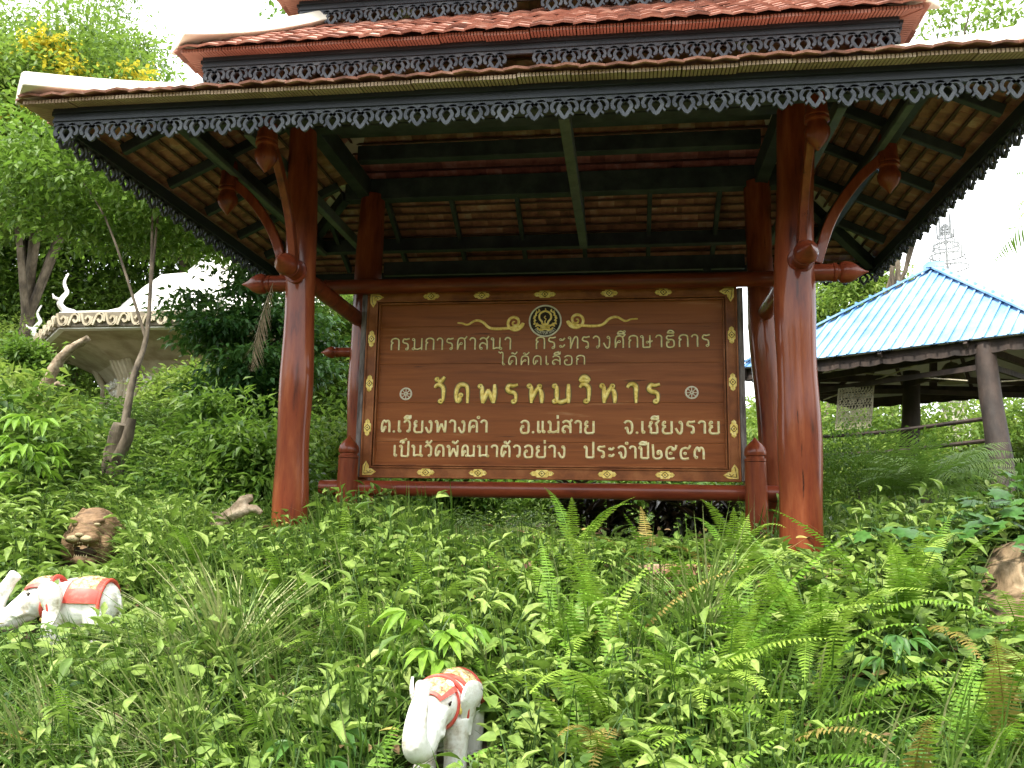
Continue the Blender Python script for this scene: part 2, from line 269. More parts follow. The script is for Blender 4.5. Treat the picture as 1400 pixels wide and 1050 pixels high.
class Fol:
    """collects oriented leaf copies, then joins them into one mesh"""
    def __init__(s): s.V = []; s.F = {3: [], 4: []}; s.MI = {3: [], 4: []}; s.T = []; s.n = 0
    def put(s, tm, pos, dirs, length, width, tone, mi=0, roll=None, yax=None):
        pos = np.asarray(pos, float).reshape(-1, 3); N = len(pos)
        if N == 0: return
        d = np.asarray(dirs, float).reshape(-1, 3); d = d / (np.linalg.norm(d, axis=1, keepdims=True) + 1e-9)
        upv = np.tile([0., 0., 1.], (N, 1)); par = np.abs(d[:, 2]) > .97; upv[par] = [0., 1., 0.]
        y = np.cross(upv, d); y /= np.linalg.norm(y, axis=1, keepdims=True) + 1e-9; z = np.cross(d, y)
        if yax is not None:
            y = yax - d * (yax * d).sum(1, keepdims=True); y /= np.linalg.norm(y, axis=1, keepdims=True) + 1e-9; z = np.cross(d, y)
        if roll is not None:
            c, k = np.cos(roll)[:, None], np.sin(roll)[:, None]; y, z = y * c + z * k, z * c - y * k
        length = np.broadcast_to(np.asarray(length, float), (N,)); width = np.broadcast_to(np.asarray(width, float), (N,)); tone = np.broadcast_to(np.asarray(tone, float), (N,))
        tv, tf = tm; k = len(tv)
        P = pos[:, None, :] + d[:, None, :] * (tv[None, :, 0, None] * length[:, None, None]) + y[:, None, :] * (tv[None, :, 1, None] * width[:, None, None]) + z[:, None, :] * (tv[None, :, 2, None] * length[:, None, None])
        s.V.append(P.reshape(-1, 3)); s.T.append(np.repeat(tone, k)); off = s.n + np.arange(N)[:, None] * k
        for q in (3, 4):
            fs = [f for f in tf if len(f) == q]
            if fs:
                F = (off[:, :, None] + np.array(fs)[None]).reshape(-1, q); s.F[q].append(F); s.MI[q].append(np.full(len(F), mi))
        s.n += N * k
    def strips(s, paths, widths, tone, mi=0):      # paths N x K x 3 : thin flat stems crossed by a second blade
        paths = np.asarray(paths, float); N, K, _ = paths.shape; w = np.broadcast_to(np.asarray(widths, float), (N, K))
        for ax in ((1., 0, 0), (0, 1., 0)):
            o = np.array(ax)[None, None] * w[:, :, None]; P = np.stack([paths - o, paths + o], 2).reshape(N, K * 2, 3)
            s.V.append(P.reshape(-1, 3)); s.T.append(np.repeat(np.broadcast_to(np.asarray(tone, float), (N,)), K * 2)); off = s.n + np.arange(N)[:, None, None] * K * 2
            F = (off + np.array([(i * 2, i * 2 + 1, i * 2 + 3, i * 2 + 2) for i in range(K - 1)])[None]).reshape(-1, 4); s.F[4].append(F); s.MI[4].append(np.full(len(F), mi)); s.n += N * K * 2
    def build(s, name, mats, parent=None, smooth=True):
        V = np.concatenate(s.V); T = np.clip(np.concatenate(s.T), 0, 1); me = bpy.data.meshes.new(name)
        q3 = np.concatenate(s.F[3]) if s.F[3] else np.zeros((0, 3), int); q4 = np.concatenate(s.F[4]) if s.F[4] else np.zeros((0, 4), int)
        mi = np.concatenate(s.MI[3] + s.MI[4]); li = np.concatenate([q3.ravel(), q4.ravel()]).astype(np.int32); nf = len(q3) + len(q4)
        ls = np.concatenate([np.arange(len(q3)) * 3, len(q3) * 3 + np.arange(len(q4)) * 4]).astype(np.int32)
        me.vertices.add(len(V)); me.vertices.foreach_set('co', V.ravel().astype(np.float32)); me.loops.add(len(li)); me.loops.foreach_set('vertex_index', li)
        me.polygons.add(nf); me.polygons.foreach_set('loop_start', ls); me.polygons.foreach_set('material_index', mi.astype(np.int32)); me.polygons.foreach_set('use_smooth', np.full(nf, smooth))
        for m in (mats if isinstance(mats, (list, tuple)) else [mats]): me.materials.append(m)
        me.update(calc_edges=True); at = me.attributes.new('tone', 'FLOAT', 'POINT'); at.data.foreach_set('value', T.astype(np.float32))
        o = bpy.data.objects.new(name, me); COL.objects.link(o)
        if parent: o.parent = parent
        return o
def rdir(n, zlo=-1, zhi=1):
    a = rng.uniform(0, 2 * PI, n); z = rng.uniform(zlo, zhi, n); r = np.sqrt(np.clip(1 - z * z, 0, 1)); return np.stack([r * np.cos(a), r * np.sin(a), z], 1)
def crown(fo, c, rad, n, leaf, asp=.45, clumps=40, spread=.22, tm=T_FAR, mi=0, tone=(.2, .8), shell=.55, flat=.5):
    c = np.array(c, float); rad = np.array(rad, float); d = rdir(clumps); cc = d * (shell + (1 - shell) * rng.random((clumps, 1)) ** .7) * rng.uniform(.8, 1.12, (clumps, 1))
    idx = rng.integers(0, clumps, n); off = rng.normal(0, spread, (n, 3)); off[:, 2] *= flat
    p = c + (cc[idx] + off) * rad; ct = rng.uniform(tone[0], tone[1], clumps)
    t = ct[idx] + rng.normal(0, .13, n)
    dirs = off * 2 + rdir(n) * .8 + np.array([0, 0, -.25]); fo.put(tm, p, dirs, leaf * rng.uniform(.65, 1.3, n), leaf * asp * rng.uniform(.7, 1.2, n), t, mi, rng.uniform(-.9, .9, n))
    return c + cc * rad
def tree(name, label, cat, base, h, c, rad, n, leaf, lm, group=None, trunk_r=.12, bark='bark', limbs=9, blossoms=None, **kw):
    b = Vector(base); root = empty(name, b, 0, label, cat, group); fo = Fol(); cl = Vector(c) - b
    cs = crown(fo, cl, rad, n, leaf, **kw)
    if blossoms: crown(fo, (cl.x, cl.y, cl.z + rad[2] * .25), (rad[0] * .95, rad[1] * .95, rad[2] * .9), blossoms, leaf * .7, clumps=26, spread=.1, mi=1, tone=(.2, .9), asp=.7)
    fo.build('crown', [M[lm], M['yellow']], root); tb = MB()
    top = cl + Vector((0, 0, rad[2] * .3)); mid = top * .5 + Vector((random.uniform(-.1, .1) * h, random.uniform(-.1, .1) * h, 0)) * .5
    P = crs([(0, 0, -.3), (mid.x * .4, mid.y * .4, top.z * .3), tuple(mid), tuple(top)], 5); tb.tube(P, [trunk_r * (1.15 - .95 * i / (len(P) - 1)) for i in range(len(P))], 9, wob=.06)
    for i in range(limbs):
        e = Vector(cs[i * len(cs) // limbs]); a = Vector(P[int(len(P) * random.uniform(.4, .85))]); m = a.lerp(e, .5) + Vector((0, 0, .12 * (e - a).length))
        tb.tube(crs([tuple(a), tuple(m), tuple(e)], 4), [trunk_r * .45, trunk_r * .4, trunk_r * .35, trunk_r * .3, trunk_r * .25, trunk_r * .2, trunk_r * .16, trunk_r * .12, trunk_r * .06], 6)
    tb.build('trunk', M[bark], root, smooth=True, angle=80)
    return root
def frond_into(fo, base, az, el, L, curl, n, pl, pw, tm, tone, mi=0, vee=.25, taper=.35, smi=None, sag=.0, pair_ang=80):
    """arching pinnate frond: rachis with n leaflets each side"""
    k = n + 2; s_ = np.linspace(0, 1, k); ang = el - curl * s_ ** 1.4; st = L / (k - 1)
    hx = np.concatenate([[0], np.cumsum(np.cos(ang[:-1]) * st)]); hz = np.concatenate([[0], np.cumsum(np.sin(ang[:-1]) * st)])
    ca, sa = math.cos(az), math.sin(az); P = np.stack([base[0] + hx * ca, base[1] + hx * sa, base[2] + hz], 1)
    tan = np.stack([np.cos(ang) * ca, np.cos(ang) * sa, np.sin(ang)], 1); side = np.array([-sa, ca, 0.]); nor = np.cross(tan, side) * -1
    i = np.arange(1, k - 1); f = s_[i]; env = np.minimum(1, .25 + f * 3.5) * np.clip((1 - f) / taper, .1, 1) ** .8; pa = R(pair_ang)
    for sg in (-1, 1):
        d = tan[i] * math.cos(pa) + side * sg * math.sin(pa) + nor[i] * vee + rng.normal(0, .07, (len(i), 3)); d[:, 2] -= sag
        fo.put(tm, P[i], d, pl * env * rng.uniform(.9, 1.08, len(i)), pw * (.6 + .4 * env), tone + rng.normal(0, .06, len(i)) + .15 * f, mi, None, tan[i])
    fo.strips(P[None], (.0035 if L < 1 else .008) * (1 - .7 * s_)[None], np.array([min(1, tone + .2)]), mi if smi is None else smi)
T_PIN = (np.array([(0, -.3, 0), (.02, .5, 0), (.6, .42, -.03), (1, .08, -.12), (.62, -.42, -.03)], float), [(0, 4, 2, 1), (4, 3, 2)])
T_LFT = (np.array([(0, .15, 0), (0, -.15, 0), (.35, .5, -.03), (.35, -.5, -.03), (1, 0, -.3)], float), [(0, 1, 3, 2), (2, 3, 4)])

# ------------------------------------------------------------------ terrain
def gz(x, y):
    x = np.asarray(x, float); y = np.asarray(y, float)
    slope = np.where(y < -.35, -.36 + .285 * (np.maximum(y, -5.9) + .35), -.36 + .0 * y)
    left = np.clip((-x - 2.3) / 2.5, 0, 1); back = np.clip((y + .4) / 5, 0, 1)
    z = slope + np.where(y > -.4, left * back * 1.15 + (1 - left) * np.clip((y - 3) / 6, 0, 1) * .3, 0)
    z += np.clip((-x - 3) / 3, 0, 1) * np.clip((y + 2.5) / 2, 0, 1) * .12
    r = np.clip((x - 2.0) / 1.2, 0, 1); z += r * np.exp(-((y + .2) / 1.3) ** 2) * .22
    return z + .04 * np.sin(x * 2.3 + 1) * np.cos(y * 1.9) + .02 * np.sin(x * 6.1) * np.sin(y * 5.3)
def grid_axis(lo, hi, step, far):
    a = list(np.arange(lo, hi + 1e-6, step)); e = step; b = hi
    while b < far: e *= 1.5; b += e; a.append(b)
    e = step; b = lo
    while b > -far: e *= 1.5; b -= e; a.insert(0, b)
    return np.array(a)
gx = grid_axis(-9, 8, .14, 700); gy = grid_axis(-6, 9, .14, 700); GX, GY = np.meshgrid(gx, gy); GZ = gz(GX, GY)
me = bpy.data.meshes.new('ground'); nx, ny = len(gx), len(gy); me.from_pydata(np.stack([GX, GY, GZ], 2).reshape(-1, 3).tolist(), [], [(j * nx + i, j * nx + i + 1, (j + 1) * nx + i + 1, (j + 1) * nx + i) for j in range(ny - 1) for i in range(nx - 1)])
me.materials.append(M['soil']); me.polygons.foreach_set('use_smooth', [True] * len(me.polygons)); go = bpy.data.objects.new('ground', me); COL.objects.link(go); tag(go, kind='structure')

# ------------------------------------------------------------------ brick platform under the pavilion
pl = empty('brick_platform', (0, .9, -.45), 0, 'low brick platform half hidden by weeds under the red posts', 'platform'); b = MB(); bt = MB()
for j, z in enumerate((.03, .105, .18)):
    for side in range(4):
        L = 4.9 if side % 2 == 0 else 3.0; n = int(L / .23)
        for i in range(n):
            b.tone = random.random(); a = (i + .5 * (1 + (j % 2) * .6)) * L / n - L / 2; w = L / n - .012
            if a + w / 2 > L / 2: continue
            if side == 0: b.box((a, -1.5 + random.uniform(-.005, .005), z), (w, .1, .062))
            if side == 2: b.box((a, 1.5, z), (w, .1, .062))
            if side == 1: b.box((2.45, a, z), (.1, w, .062))
            if side == 3: b.box((-2.45, a, z), (.1, w, .062))
b.build('brick_edge', M['brick'], pl, bevel=.006); bt.box((0, 0, .09), (4.86, 2.96, .2)); bt.build('paving', M['brick'], pl)

# ------------------------------------------------------------------ sign pavilion
PV = empty('sign_pavilion', (0, .72, -.26), 0, 'red post pavilion with three tiered tile roof and dark carved eaves around the sign', 'pavilion')
class PB(MB):
    def build(s, name, mats, parent=None, **k):
        o = MB.build(s, name, mats, None, **k); o.parent = parent or PV; rt_ = PV
        o.matrix_parent_inverse = Matrix.Translation((0, -.72, .26)); return o
def hang(p): return p
YC = .585
def post(pts, rr):
    b = PB(); P = crs(pts, 7); n = len(P); rads = [rr[0] + (rr[1] - rr[0]) * (i / (n - 1)) + .006 * math.sin(i * .9 + pts[0][0]) for i in range(n)]; rads[0] *= 1.06
    b.tube(P, rads, 28); return b.build('post', M['post'], smooth=True, angle=70)
post([(-1.77, 0, -.3), (-1.79, 0, .5), (-1.80, 0, 1.5), (-1.86, 0, 2.95)], (.127, .108))
post([(1.755, 0, -.3), (1.775, 0, .6), (1.775, 0, 1.6), (1.835, 0, 2.95)], (.145, .128))
post([(-1.74, 1.44, -.3), (-1.755, 1.44, .7), (-1.765, 1.44, 1.6), (-1.74, 1.44, 3.0)], (.13, .118))
post([(1.86, 1.44, -.3), (1.86, 1.44, .5), (1.79, 1.44, 1.7), (1.775, 1.44, 3.0)], (.135, .11))
FIN = [(.06, 0), (.072, .012), (.072, .03), (.058, .036), (.058, .05), (.075, .06), (.084, .09), (.08, .125), (.062, .165), (.035, .2), (.016, .232), (.003, .262)]
def fin(b, base, axis, k=1, prof=FIN, n=24): b.lathe([(r * k, h * k) for r, h in prof], base, axis, n)
for x, y in ((-1.74, 1.1), (1.645, 1.1)):
    b = PB(); b.tube([(x, y, -.28), (x, y, .1), (x, y, .5)], [.094, .09, .084], 24); np_ = b.build('newel_post', M['post'], smooth=True)
    b = PB(); b.lathe([(.07, .5), (.086, .505), (.086, .525), (.074, .533), (.074, .545), (.084, .552), (.088, .575), (.08, .61), (.055, .645), (.024, .675), (.004, .70)], (x, y, 0), n=24)
    f = b.build('finial', M['post'], smooth=True); f.parent = np_; f.matrix_parent_inverse = Matrix.Identity(4)
def rail(name, a, b_, r, f0=True, f1=True, k=None, sag=0):
    a = Vector(a); b_ = Vector(b_); ax = (b_ - a).normalized(); b = PB(); P = [a.lerp(b_, t / 12) - Vector((0, 0, sag * math.sin(PI * t / 12))) for t in range(13)]; b.tube(P, [r * (1 + .03 * math.sin(i * 1.7)) for i in range(13)], 20)
    k = k or r / .068
    if f1: fin(b, b_, ax, k)
    if f0: fin(b, a, -ax, k)
    return b.build(name, M['rail'], smooth=True, angle=50)
rail('top_rail', (-2.05, 1.22, 2.055), (2.02, 1.22, 2.055), .066)
rail('bottom_rail', (-2.0, 1.17, .255), (1.93, 1.17, .255), .066, False, False)
for sx in (-1, 1):
    x = 1.8 * sx
    rail('side_tie', (x, 0, 1.735), (x + .23 * sx, 0, 1.735), .062, False, True, .93)
    rail('cross_rail', (x + .0 * sx, -.2, 1.79), (x, 1.75, 1.79), .066)
    rail('lower_tie', (x, 1.44, 1.5), (x + .2 * sx, 1.44, 1.5), .045, False, True)
    b = PB(); b.lathe([(.086, 0), (.09, .01), (.082, .02)], (x, -.135, 1.79), (0, 1, 0)); b.build('rail_collar', M['rail'], smooth=True)
    # curved brackets and hanging pendants
    for fx, fy, px, py in ((0, -1, x, -.74), (1, 0, sx * 2.44, 0)):
        s0 = Vector((x + fx * sx * .13, fy * .15, 1.8)); e0 = Vector((px, py, 2.56)); d = e0 - s0
        path = crs([tuple(s0), tuple(s0 + Vector((d.x * .22, d.y * .22, d.z * .42))), tuple(s0 + Vector((d.x * .58, d.y * .58, d.z * .78))), tuple(e0 + Vector((-d.x * .02, -d.y * .02, .02)))], 6)
        b = PB(); th = .07; wd = .055; vs = []; fs = []
        out = Vector((fx * sx, fy, 0)).normalized(); sd_ = Vector((-out.y, out.x, 0))
        for i, p in enumerate(path):
            p = Vector(p); t = (Vector(path[min(i + 1, len(path) - 1)]) - Vector(path[max(0, i - 1)])).normalized(); nn = t.cross(sd_).normalized()
            for q, w_ in ((-1, -1), (1, -1), (1, 1), (-1, 1)): vs.append(p + nn * q * th / 2 + sd_ * w_ * wd / 2)
        for i in range(len(path) - 1):
            for q in range(4): fs.append((i * 4 + q, i * 4 + (q + 1) % 4, i * 4 + 4 + (q + 1) % 4, i * 4 + 4 + q))
        fs += [(3, 2, 1, 0), tuple(len(vs) - 4 + q for q in range(4))]; b.add(vs, fs); b.build('bracket', M['post'], bevel=.008)
        b = PB(); b.lathe([(.05, .42), (.062, .36), (.068, .24), (.074, .225), (.074, .21), (.064, .203), (.076, .193), (.076, .178), (.06, .17), (.062, .15), (.078, .12), (.075, .085), (.055, .045), (.025, .012), (.004, -.015)], (px, py, 2.31), n=24); b.build('pendant', M['post'], smooth=True)
# timber frame under the roof
def beam(name, a, b_, w, h, m='beam', upv=(0, 0, 1)):
    b = PB(); b.bar(a, b_, w, h, 0, upv); return b.build(name, M[m], bevel=.006)
for y in (-.74, 2.0): beam('purlin', (-2.52, y, 2.70), (2.52, y, 2.70), .09, .13)
for x in (-2.44, 2.44): beam('purlin', (x, -.69, 2.70), (x, 1.95, 2.70), .09, .12)
for y in (0, 1.44): beam('wall_plate', (-2.0, y, 3.05), (2.0, y, 3.05), .12, .2)
for x in (-1.8, 1.8): beam('wall_plate', (x, .066, 3.05), (x, 1.37, 3.05), .11, .18)
beam('tie_beam', (.22, -.69, 2.66), (.22, 1.95, 2.66), .075, .11, 'brace')
for x in (-1.83, 1.83): beam('tie_beam', (x - .14 * (1 if x < 0 else -1), -.69, 2.64), (x - .14 * (1 if x < 0 else -1), 1.95, 2.64), .06, .09, 'brace')
beam('tie_beam', (-2.38, -.69, 2.615), (-2.38, 1.95, 2.615), .05, .04, 'brace'); beam('tie_beam', (2.38, -.69, 2.615), (2.38, 1.95, 2.615), .05, .04, 'brace')
for y in (.45, .98): beam('ceiling_beam', (-1.74, y, 3.2), (1.74, y, 3.2), .1, .14)
beam('back_board', (-1.62, 1.5, 2.30), (1.66, 1.5, 2.30), .05, .13)
beam('strut', (1.33, 1.45, 2.12), (1.33, 1.45, 2.235), .07, .05)

# roof tiers ---------------------------------------------------------------
def sides(A, y0, y1):      # (mid point, along, outward, half length)
    yc = (y0 + y1) / 2; h = (y1 - y0) / 2
    return [(Vector((0, y0, 0)), Vector((1, 0, 0)), Vector((0, -1, 0)), A), (Vector((A, yc, 0)), Vector((0, 1, 0)), Vector((1, 0, 0)), h), (Vector((0, y1, 0)), Vector((-1, 0, 0)), Vector((0, 1, 0)), A), (Vector((-A, yc, 0)), Vector((0, -1, 0)), Vector((-1, 0, 0)), h)]
def tiles(A, y0, y1, ze, slope, run, tw=.145, ex=.1, tl=.215, amp=1):
    b = PB(); cs = math.cos(math.atan(slope)); sn = math.sin(math.atan(slope)); rows = int(run / cs / ex)
    for mid, u, o, hl in sides(A, y0, y1):
        for j in range(rows + 1):
            d = j * ex * cs; half = hl - d; n = max(1, int(round(2 * half / tw)))
            if half < .05: continue
            for i in range(n + (j % 2)):
                a = -half + (i + .5 - .5 * (j % 2)) * 2 * half / n; w = 2 * half / n * 1.03
                a0 = max(-half, a - w / 2); a1 = min(half, a + w / 2)
                if a1 - a0 < .02: continue
                b.tone = random.random(); th = .013; lift = random.uniform(0, .012) * amp; yaw = random.uniform(-.006, .006) * amp; dn = random.uniform(-.012, .012) * amp
                def pt(al, dd, hgt): return mid + u * al - o * (dd * cs) + Vector((0, 0, ze + dd * sn)) + (Vector((0, 0, 1)) * cs + o * sn) * hgt
                s0 = j * ex - .03 + dn; s1 = min(s0 + tl, run / cs + .02); vs = []
                for al, kx in ((a0, -1), ((a0 + a1) / 2, 0), (a1, 1)):
                    arch = .012 * amp * (1 - kx * kx)
                    for sd2, h in ((s0, .022 + lift + arch), (s1, .006 + arch)):
                        for hh in (h, h + th): vs.append(pt(al + yaw * (1 if sd2 == s0 else -1), sd2, hh))
                # vs order per column: front-low, front-high, back-low, back-high
                fs = []
                for c in (0, 4):
                    e = c + 4; fs += [(c + 1, e + 1, e + 3, c + 3), (c, c + 2, e + 2, e), (c, e, e + 1, c + 1), (c + 2, c + 3, e + 3, e + 2)]
                fs += [(0, 1, 3, 2), (8, 10, 11, 9)]; b.add(vs, fs)
        # battens below the tiles
    b.tone = .3
    for mid, u, o, hl in sides(A, y0, y1):
        for j in range(1, rows + 1):
            d = j * ex * cs; half = hl - d
            if half < .1: continue
            p = mid - o * d + Vector((0, 0, ze + d * slope - .004)); b.bar(p - u * half, p + u * half, .02, .014, 1)
    return b
def unit_fringe(b, fr, k):
    tear = crs([(0, -.034), (.026, -.05), (.036, -.074), (.025, -.096), (0, -.128), (-.025, -.096), (-.036, -.074), (-.026, -.05)], 3, True)
    b.ribbon([(x * k, z * k) for x, z in tear], .021 * k, fr, .016, True)
    for s in (-1, 1):
        arc = crs([(s * .004, -.046), (s * .026, -.022), (s * .052, -.022), (s * .072, -.046), (s * .074, -.07), (s * .058, -.092)], 3)
        b.ribbon([(x * k, z * k) for x, z in arc], [.019 * k] * (len(arc) - 3) + [.025 * k, .02 * k, .009 * k], fr, .016)
        b.ribbon([(s * .052 * k, -.112 * k), (s * .038 * k, -.096 * k)], .012 * k, fr, .016)
def roof_tier(A, y0, y1, zf, zt, over, slope, run, eave_mat, fas_h, fr_h=.142, flash=True, amp=1):
    k = fr_h / .142; pitch = .172 * k
    tb = tiles(A + over, y0 - over, y1 + over, zt, slope, run, amp=amp); tier = tb.build('roof_tier', [M['tile'], M['batten']])
    eb = PB(); fb = PB(); lb = PB()
    for mid, u, o, hl in sides(A, y0, y1):
        z0 = zf + fas_h
        # ridged eave tiles projecting past the fascia
        n = int(2 * (hl + over) / .3)
        for i in range(n):
            a0 = -(hl + over) + i * 2 * (hl + over) / n; a1 = a0 + 2 * (hl + over) / n - .004; eb.tone = random.random(); sag = random.uniform(-.006, .006)
            m = 14
            for q in range(m):
                c0 = a0 + (a1 - a0) * q / m; c1 = a0 + (a1 - a0) * (q + 1) / m - .006
                lim = lambda a, w: max(-(hl + w), min(hl + w, a))
                pts = []
                for al in (c0, c1):
                    pts += [mid + u * lim(al, .005) + o * .005 + Vector((0, 0, z0 + .002 + sag)), mid + u * lim(al, over) + o * over + Vector((0, 0, zt - .012 + sag)), mid + u * lim(al, over) + o * over + Vector((0, 0, zt + .012 + sag)), mid + u * lim(al, .005) + o * .005 + Vector((0, 0, z0 + .03 + sag))]
                if (pts[4] - pts[0]).length < .004 and (pts[5] - pts[1]).length < .004: continue
                eb.add(pts, [(0, 4, 5, 1), (1, 5, 6, 2), (2, 6, 7, 3), (3, 7, 4, 0), (0, 1, 2, 3), (7, 6, 5, 4)])
        # fascia: board, ledge and groove
        c = mid + Vector((0, 0, zf + fas_h / 2)); fb.bar(c - u * (hl - .001 if abs(o.y) else hl - .03), c + u * (hl - .001 if abs(o.y) else hl - .03), .03, fas_h)
        c = mid + o * .022 + Vector((0, 0, zf + fas_h * .8)); fb.bar(c - u * hl, c + u * hl, .022, fas_h * .36)
        c = mid + o * .018 + Vector((0, 0, zf + .012)); fb.bar(c - u * hl, c + u * hl, .01, .02)
        nn = int(2 * hl / pitch); pp = 2 * hl / nn
        for i in range(nn):
            if A < 2.5 and o.y < 0 and i == nn // 2 - 1: continue      # one broken unit
            ctr = -hl + (i + .5) * pp; f = lambda a, d, z, ctr=ctr: mid + u * (ctr + a) + o * (.012 - d) + Vector((0, 0, zf + z)); unit_fringe(lb, f, k)
        f = lambda a, d, z: mid + u * a + o * (.012 - d) + Vector((0, 0, zf + z)); lb.ribbon([(-hl, -.012), (hl, -.012)], .024, f, .016)
    for bb, nm, mm in ((eb, 'eave_edge', M[eave_mat]), (fb, 'fascia', M['fascia']), (lb, 'carved_fringe', M['fringe'])):
        o_ = bb.build(nm, mm); o_.parent = tier; o_.matrix_parent_inverse = Matrix.Identity(4)
    for sx in (-1, 1):
        for sy in (-1, 1):
            yb = y0 - over if sy < 0 else y1 + over; a = Vector((sx * (A + over + .02), yb + sy * .02, zt + .03)); e = Vector((sx * (A + over - run), yb - sy * run, zt + run * slope + .05)); P = []
            for t in range(9):
                q = a.lerp(e, t / 8); q.z += .05 * (1 - t / 8) ** 2 - .03 * math.sin(PI * t / 8); P.append(q)
            hb = PB(); d = (e - a).normalized(); sidev = d.cross(Vector((0, 0, 1))).normalized(); vs = []
            for q in P:
                for al, zz in ((-.17, -.04), (-.12, .07), (0, .115), (.12, .07), (.17, -.04), (0, -.06)): vs.append(q + sidev * al + Vector((0, 0, zz)))
            fs = [(i * 6 + q, i * 6 + (q + 1) % 6, i * 6 + 6 + (q + 1) % 6, i * 6 + 6 + q) for i in range(8) for q in range(6)] + [(5, 4, 3, 2, 1, 0), tuple(48 + q for q in range(6))]
            hb.add(vs, fs); h_ = hb.build('hip_cap', M['plaster'], bevel=.012); h_.parent = tier; h_.matrix_parent_inverse = Matrix.Identity(4)
    return tier
roof_tier(3.0, -1.24, 2.41, 2.46, 2.54, .135, .48, 1.15, 'eave', .085)
roof_tier(2.336, -.676, 1.846, 3.12, 3.19, .12, .8, .72, 'pinkeave', .07, .135)
roof_tier(1.86, -.2, 1.37, 3.84, 3.915, .12, .9, .9, 'pinkeave', .075, .135)
b = PB(); b.tube([(-1.1, YC, 4.76), (1.1, YC, 4.76)], .09, 10); b.build('ridge_cap', M['plaster'], smooth=True)
# rafters under the lower roof
def zroof(d): return 2.525 + d * .48 - .06
for sy in (-1, 1):
    yb = -1.38 if sy < 0 else 2.55
    for x in (-2.25, -1.62, -1.0, -.38, .22, .84, 1.46, 2.1): beam('rafter', (x, yb - sy * .2, zroof(.2)), (x, yb - sy * min(1.14, 3.1 - abs(x)), zroof(min(1.14, 3.1 - abs(x)))), .042, .07)
for sx in (-1, 1):
    for y in (-.62, .0, .6, 1.2, 1.8):
        mr_ = min(1.14, y + 1.34, 2.5 - y); beam('rafter', (sx * 2.94, y, zroof(.2)), (sx * (3.14 - mr_), y, zroof(mr_)), .048, .075)
    for sy in (-1, 1):
        yb = -1.38 if sy < 0 else 2.55; beam('hip_rafter', (sx * 2.98, yb - sy * .16, zroof(.16) - .02), (sx * 2.0, yb - sy * 1.14, zroof(1.14) - .02), .075, .11)

# ------------------------------------------------------------------ sign board
SB = empty('sign_board', (-.067, 1.33, .35), 0, 'large brown wooden sign board with gold Thai lettering and emblem between the red posts', 'sign')
class BB(MB):
    def build(s, name, mats, parent=None, **k):
        o = MB.build(s, name, mats, None, **k); o.parent = parent or SB
        o.matrix_parent_inverse = Matrix.Translation((.067, -1.33, -.35)) if parent is None else Matrix.Identity(4); return o
X0, X1, Z0, Z1 = -1.689, 1.555, .35, 2.02; YF = 1.30
b = BB(); zs = [.43, .67, 1.013, 1.36, 1.70, 1.93]
for i in range(5): b.tone = random.random(); b.box(((X0 + X1) / 2, YF + .02, (zs[i] + zs[i + 1]) / 2), (X1 - X0 - .16, .03, zs[i + 1] - zs[i] - .0015))
pnl = b.build('panel', M['board'], bevel=.002)
b = BB(); b.box(((X0 + X1) / 2, YF + .045, (Z0 + Z1) / 2), (X1 - X0 - .04, .016, Z1 - Z0 - .04)); b.build('backing', M['groove'])
fw_ = .1; b = BB()
for (cx, cz, w, h) in (((X0 + X1) / 2, Z1 - fw_ / 2, X1 - X0, fw_), ((X0 + X1) / 2, Z0 + fw_ / 2, X1 - X0, fw_), (X0 + fw_ / 2, (Z0 + Z1) / 2, fw_, Z1 - Z0 - 2 * fw_), (X1 - fw_ / 2, (Z0 + Z1) / 2, fw_, Z1 - Z0 - 2 * fw_)): b.box((cx, YF - .003, cz), (w, .05, h))
for k_, yy in ((.0, -.036), (fw_ - .014, -.034), (fw_ + .006, -.02)):          # raised mouldings
    t = .014
    for (cx, cz, w, h) in (((X0 + X1) / 2, Z1 - k_ - t / 2, X1 - X0 - 2 * k_, t), ((X0 + X1) / 2, Z0 + k_ + t / 2, X1 - X0 - 2 * k_, t), (X0 + k_ + t / 2, (Z0 + Z1) / 2, t, Z1 - Z0 - 2 * k_ - 2 * t), (X1 - k_ - t / 2, (Z0 + Z1) / 2, t, Z1 - Z0 - 2 * k_ - 2 * t)): b.box((cx, YF + yy + .012, cz), (w, .034, h))
b.build('frame', M['frame'], bevel=.003)
for x in (X0 - .026, X1 + .026): b = BB(); b.box((x, YF - .01, (Z0 + Z1) / 2 - .01), (.046, .06, Z1 - Z0 - .03)); b.build('side_strip', M['strip'], bevel=.004)
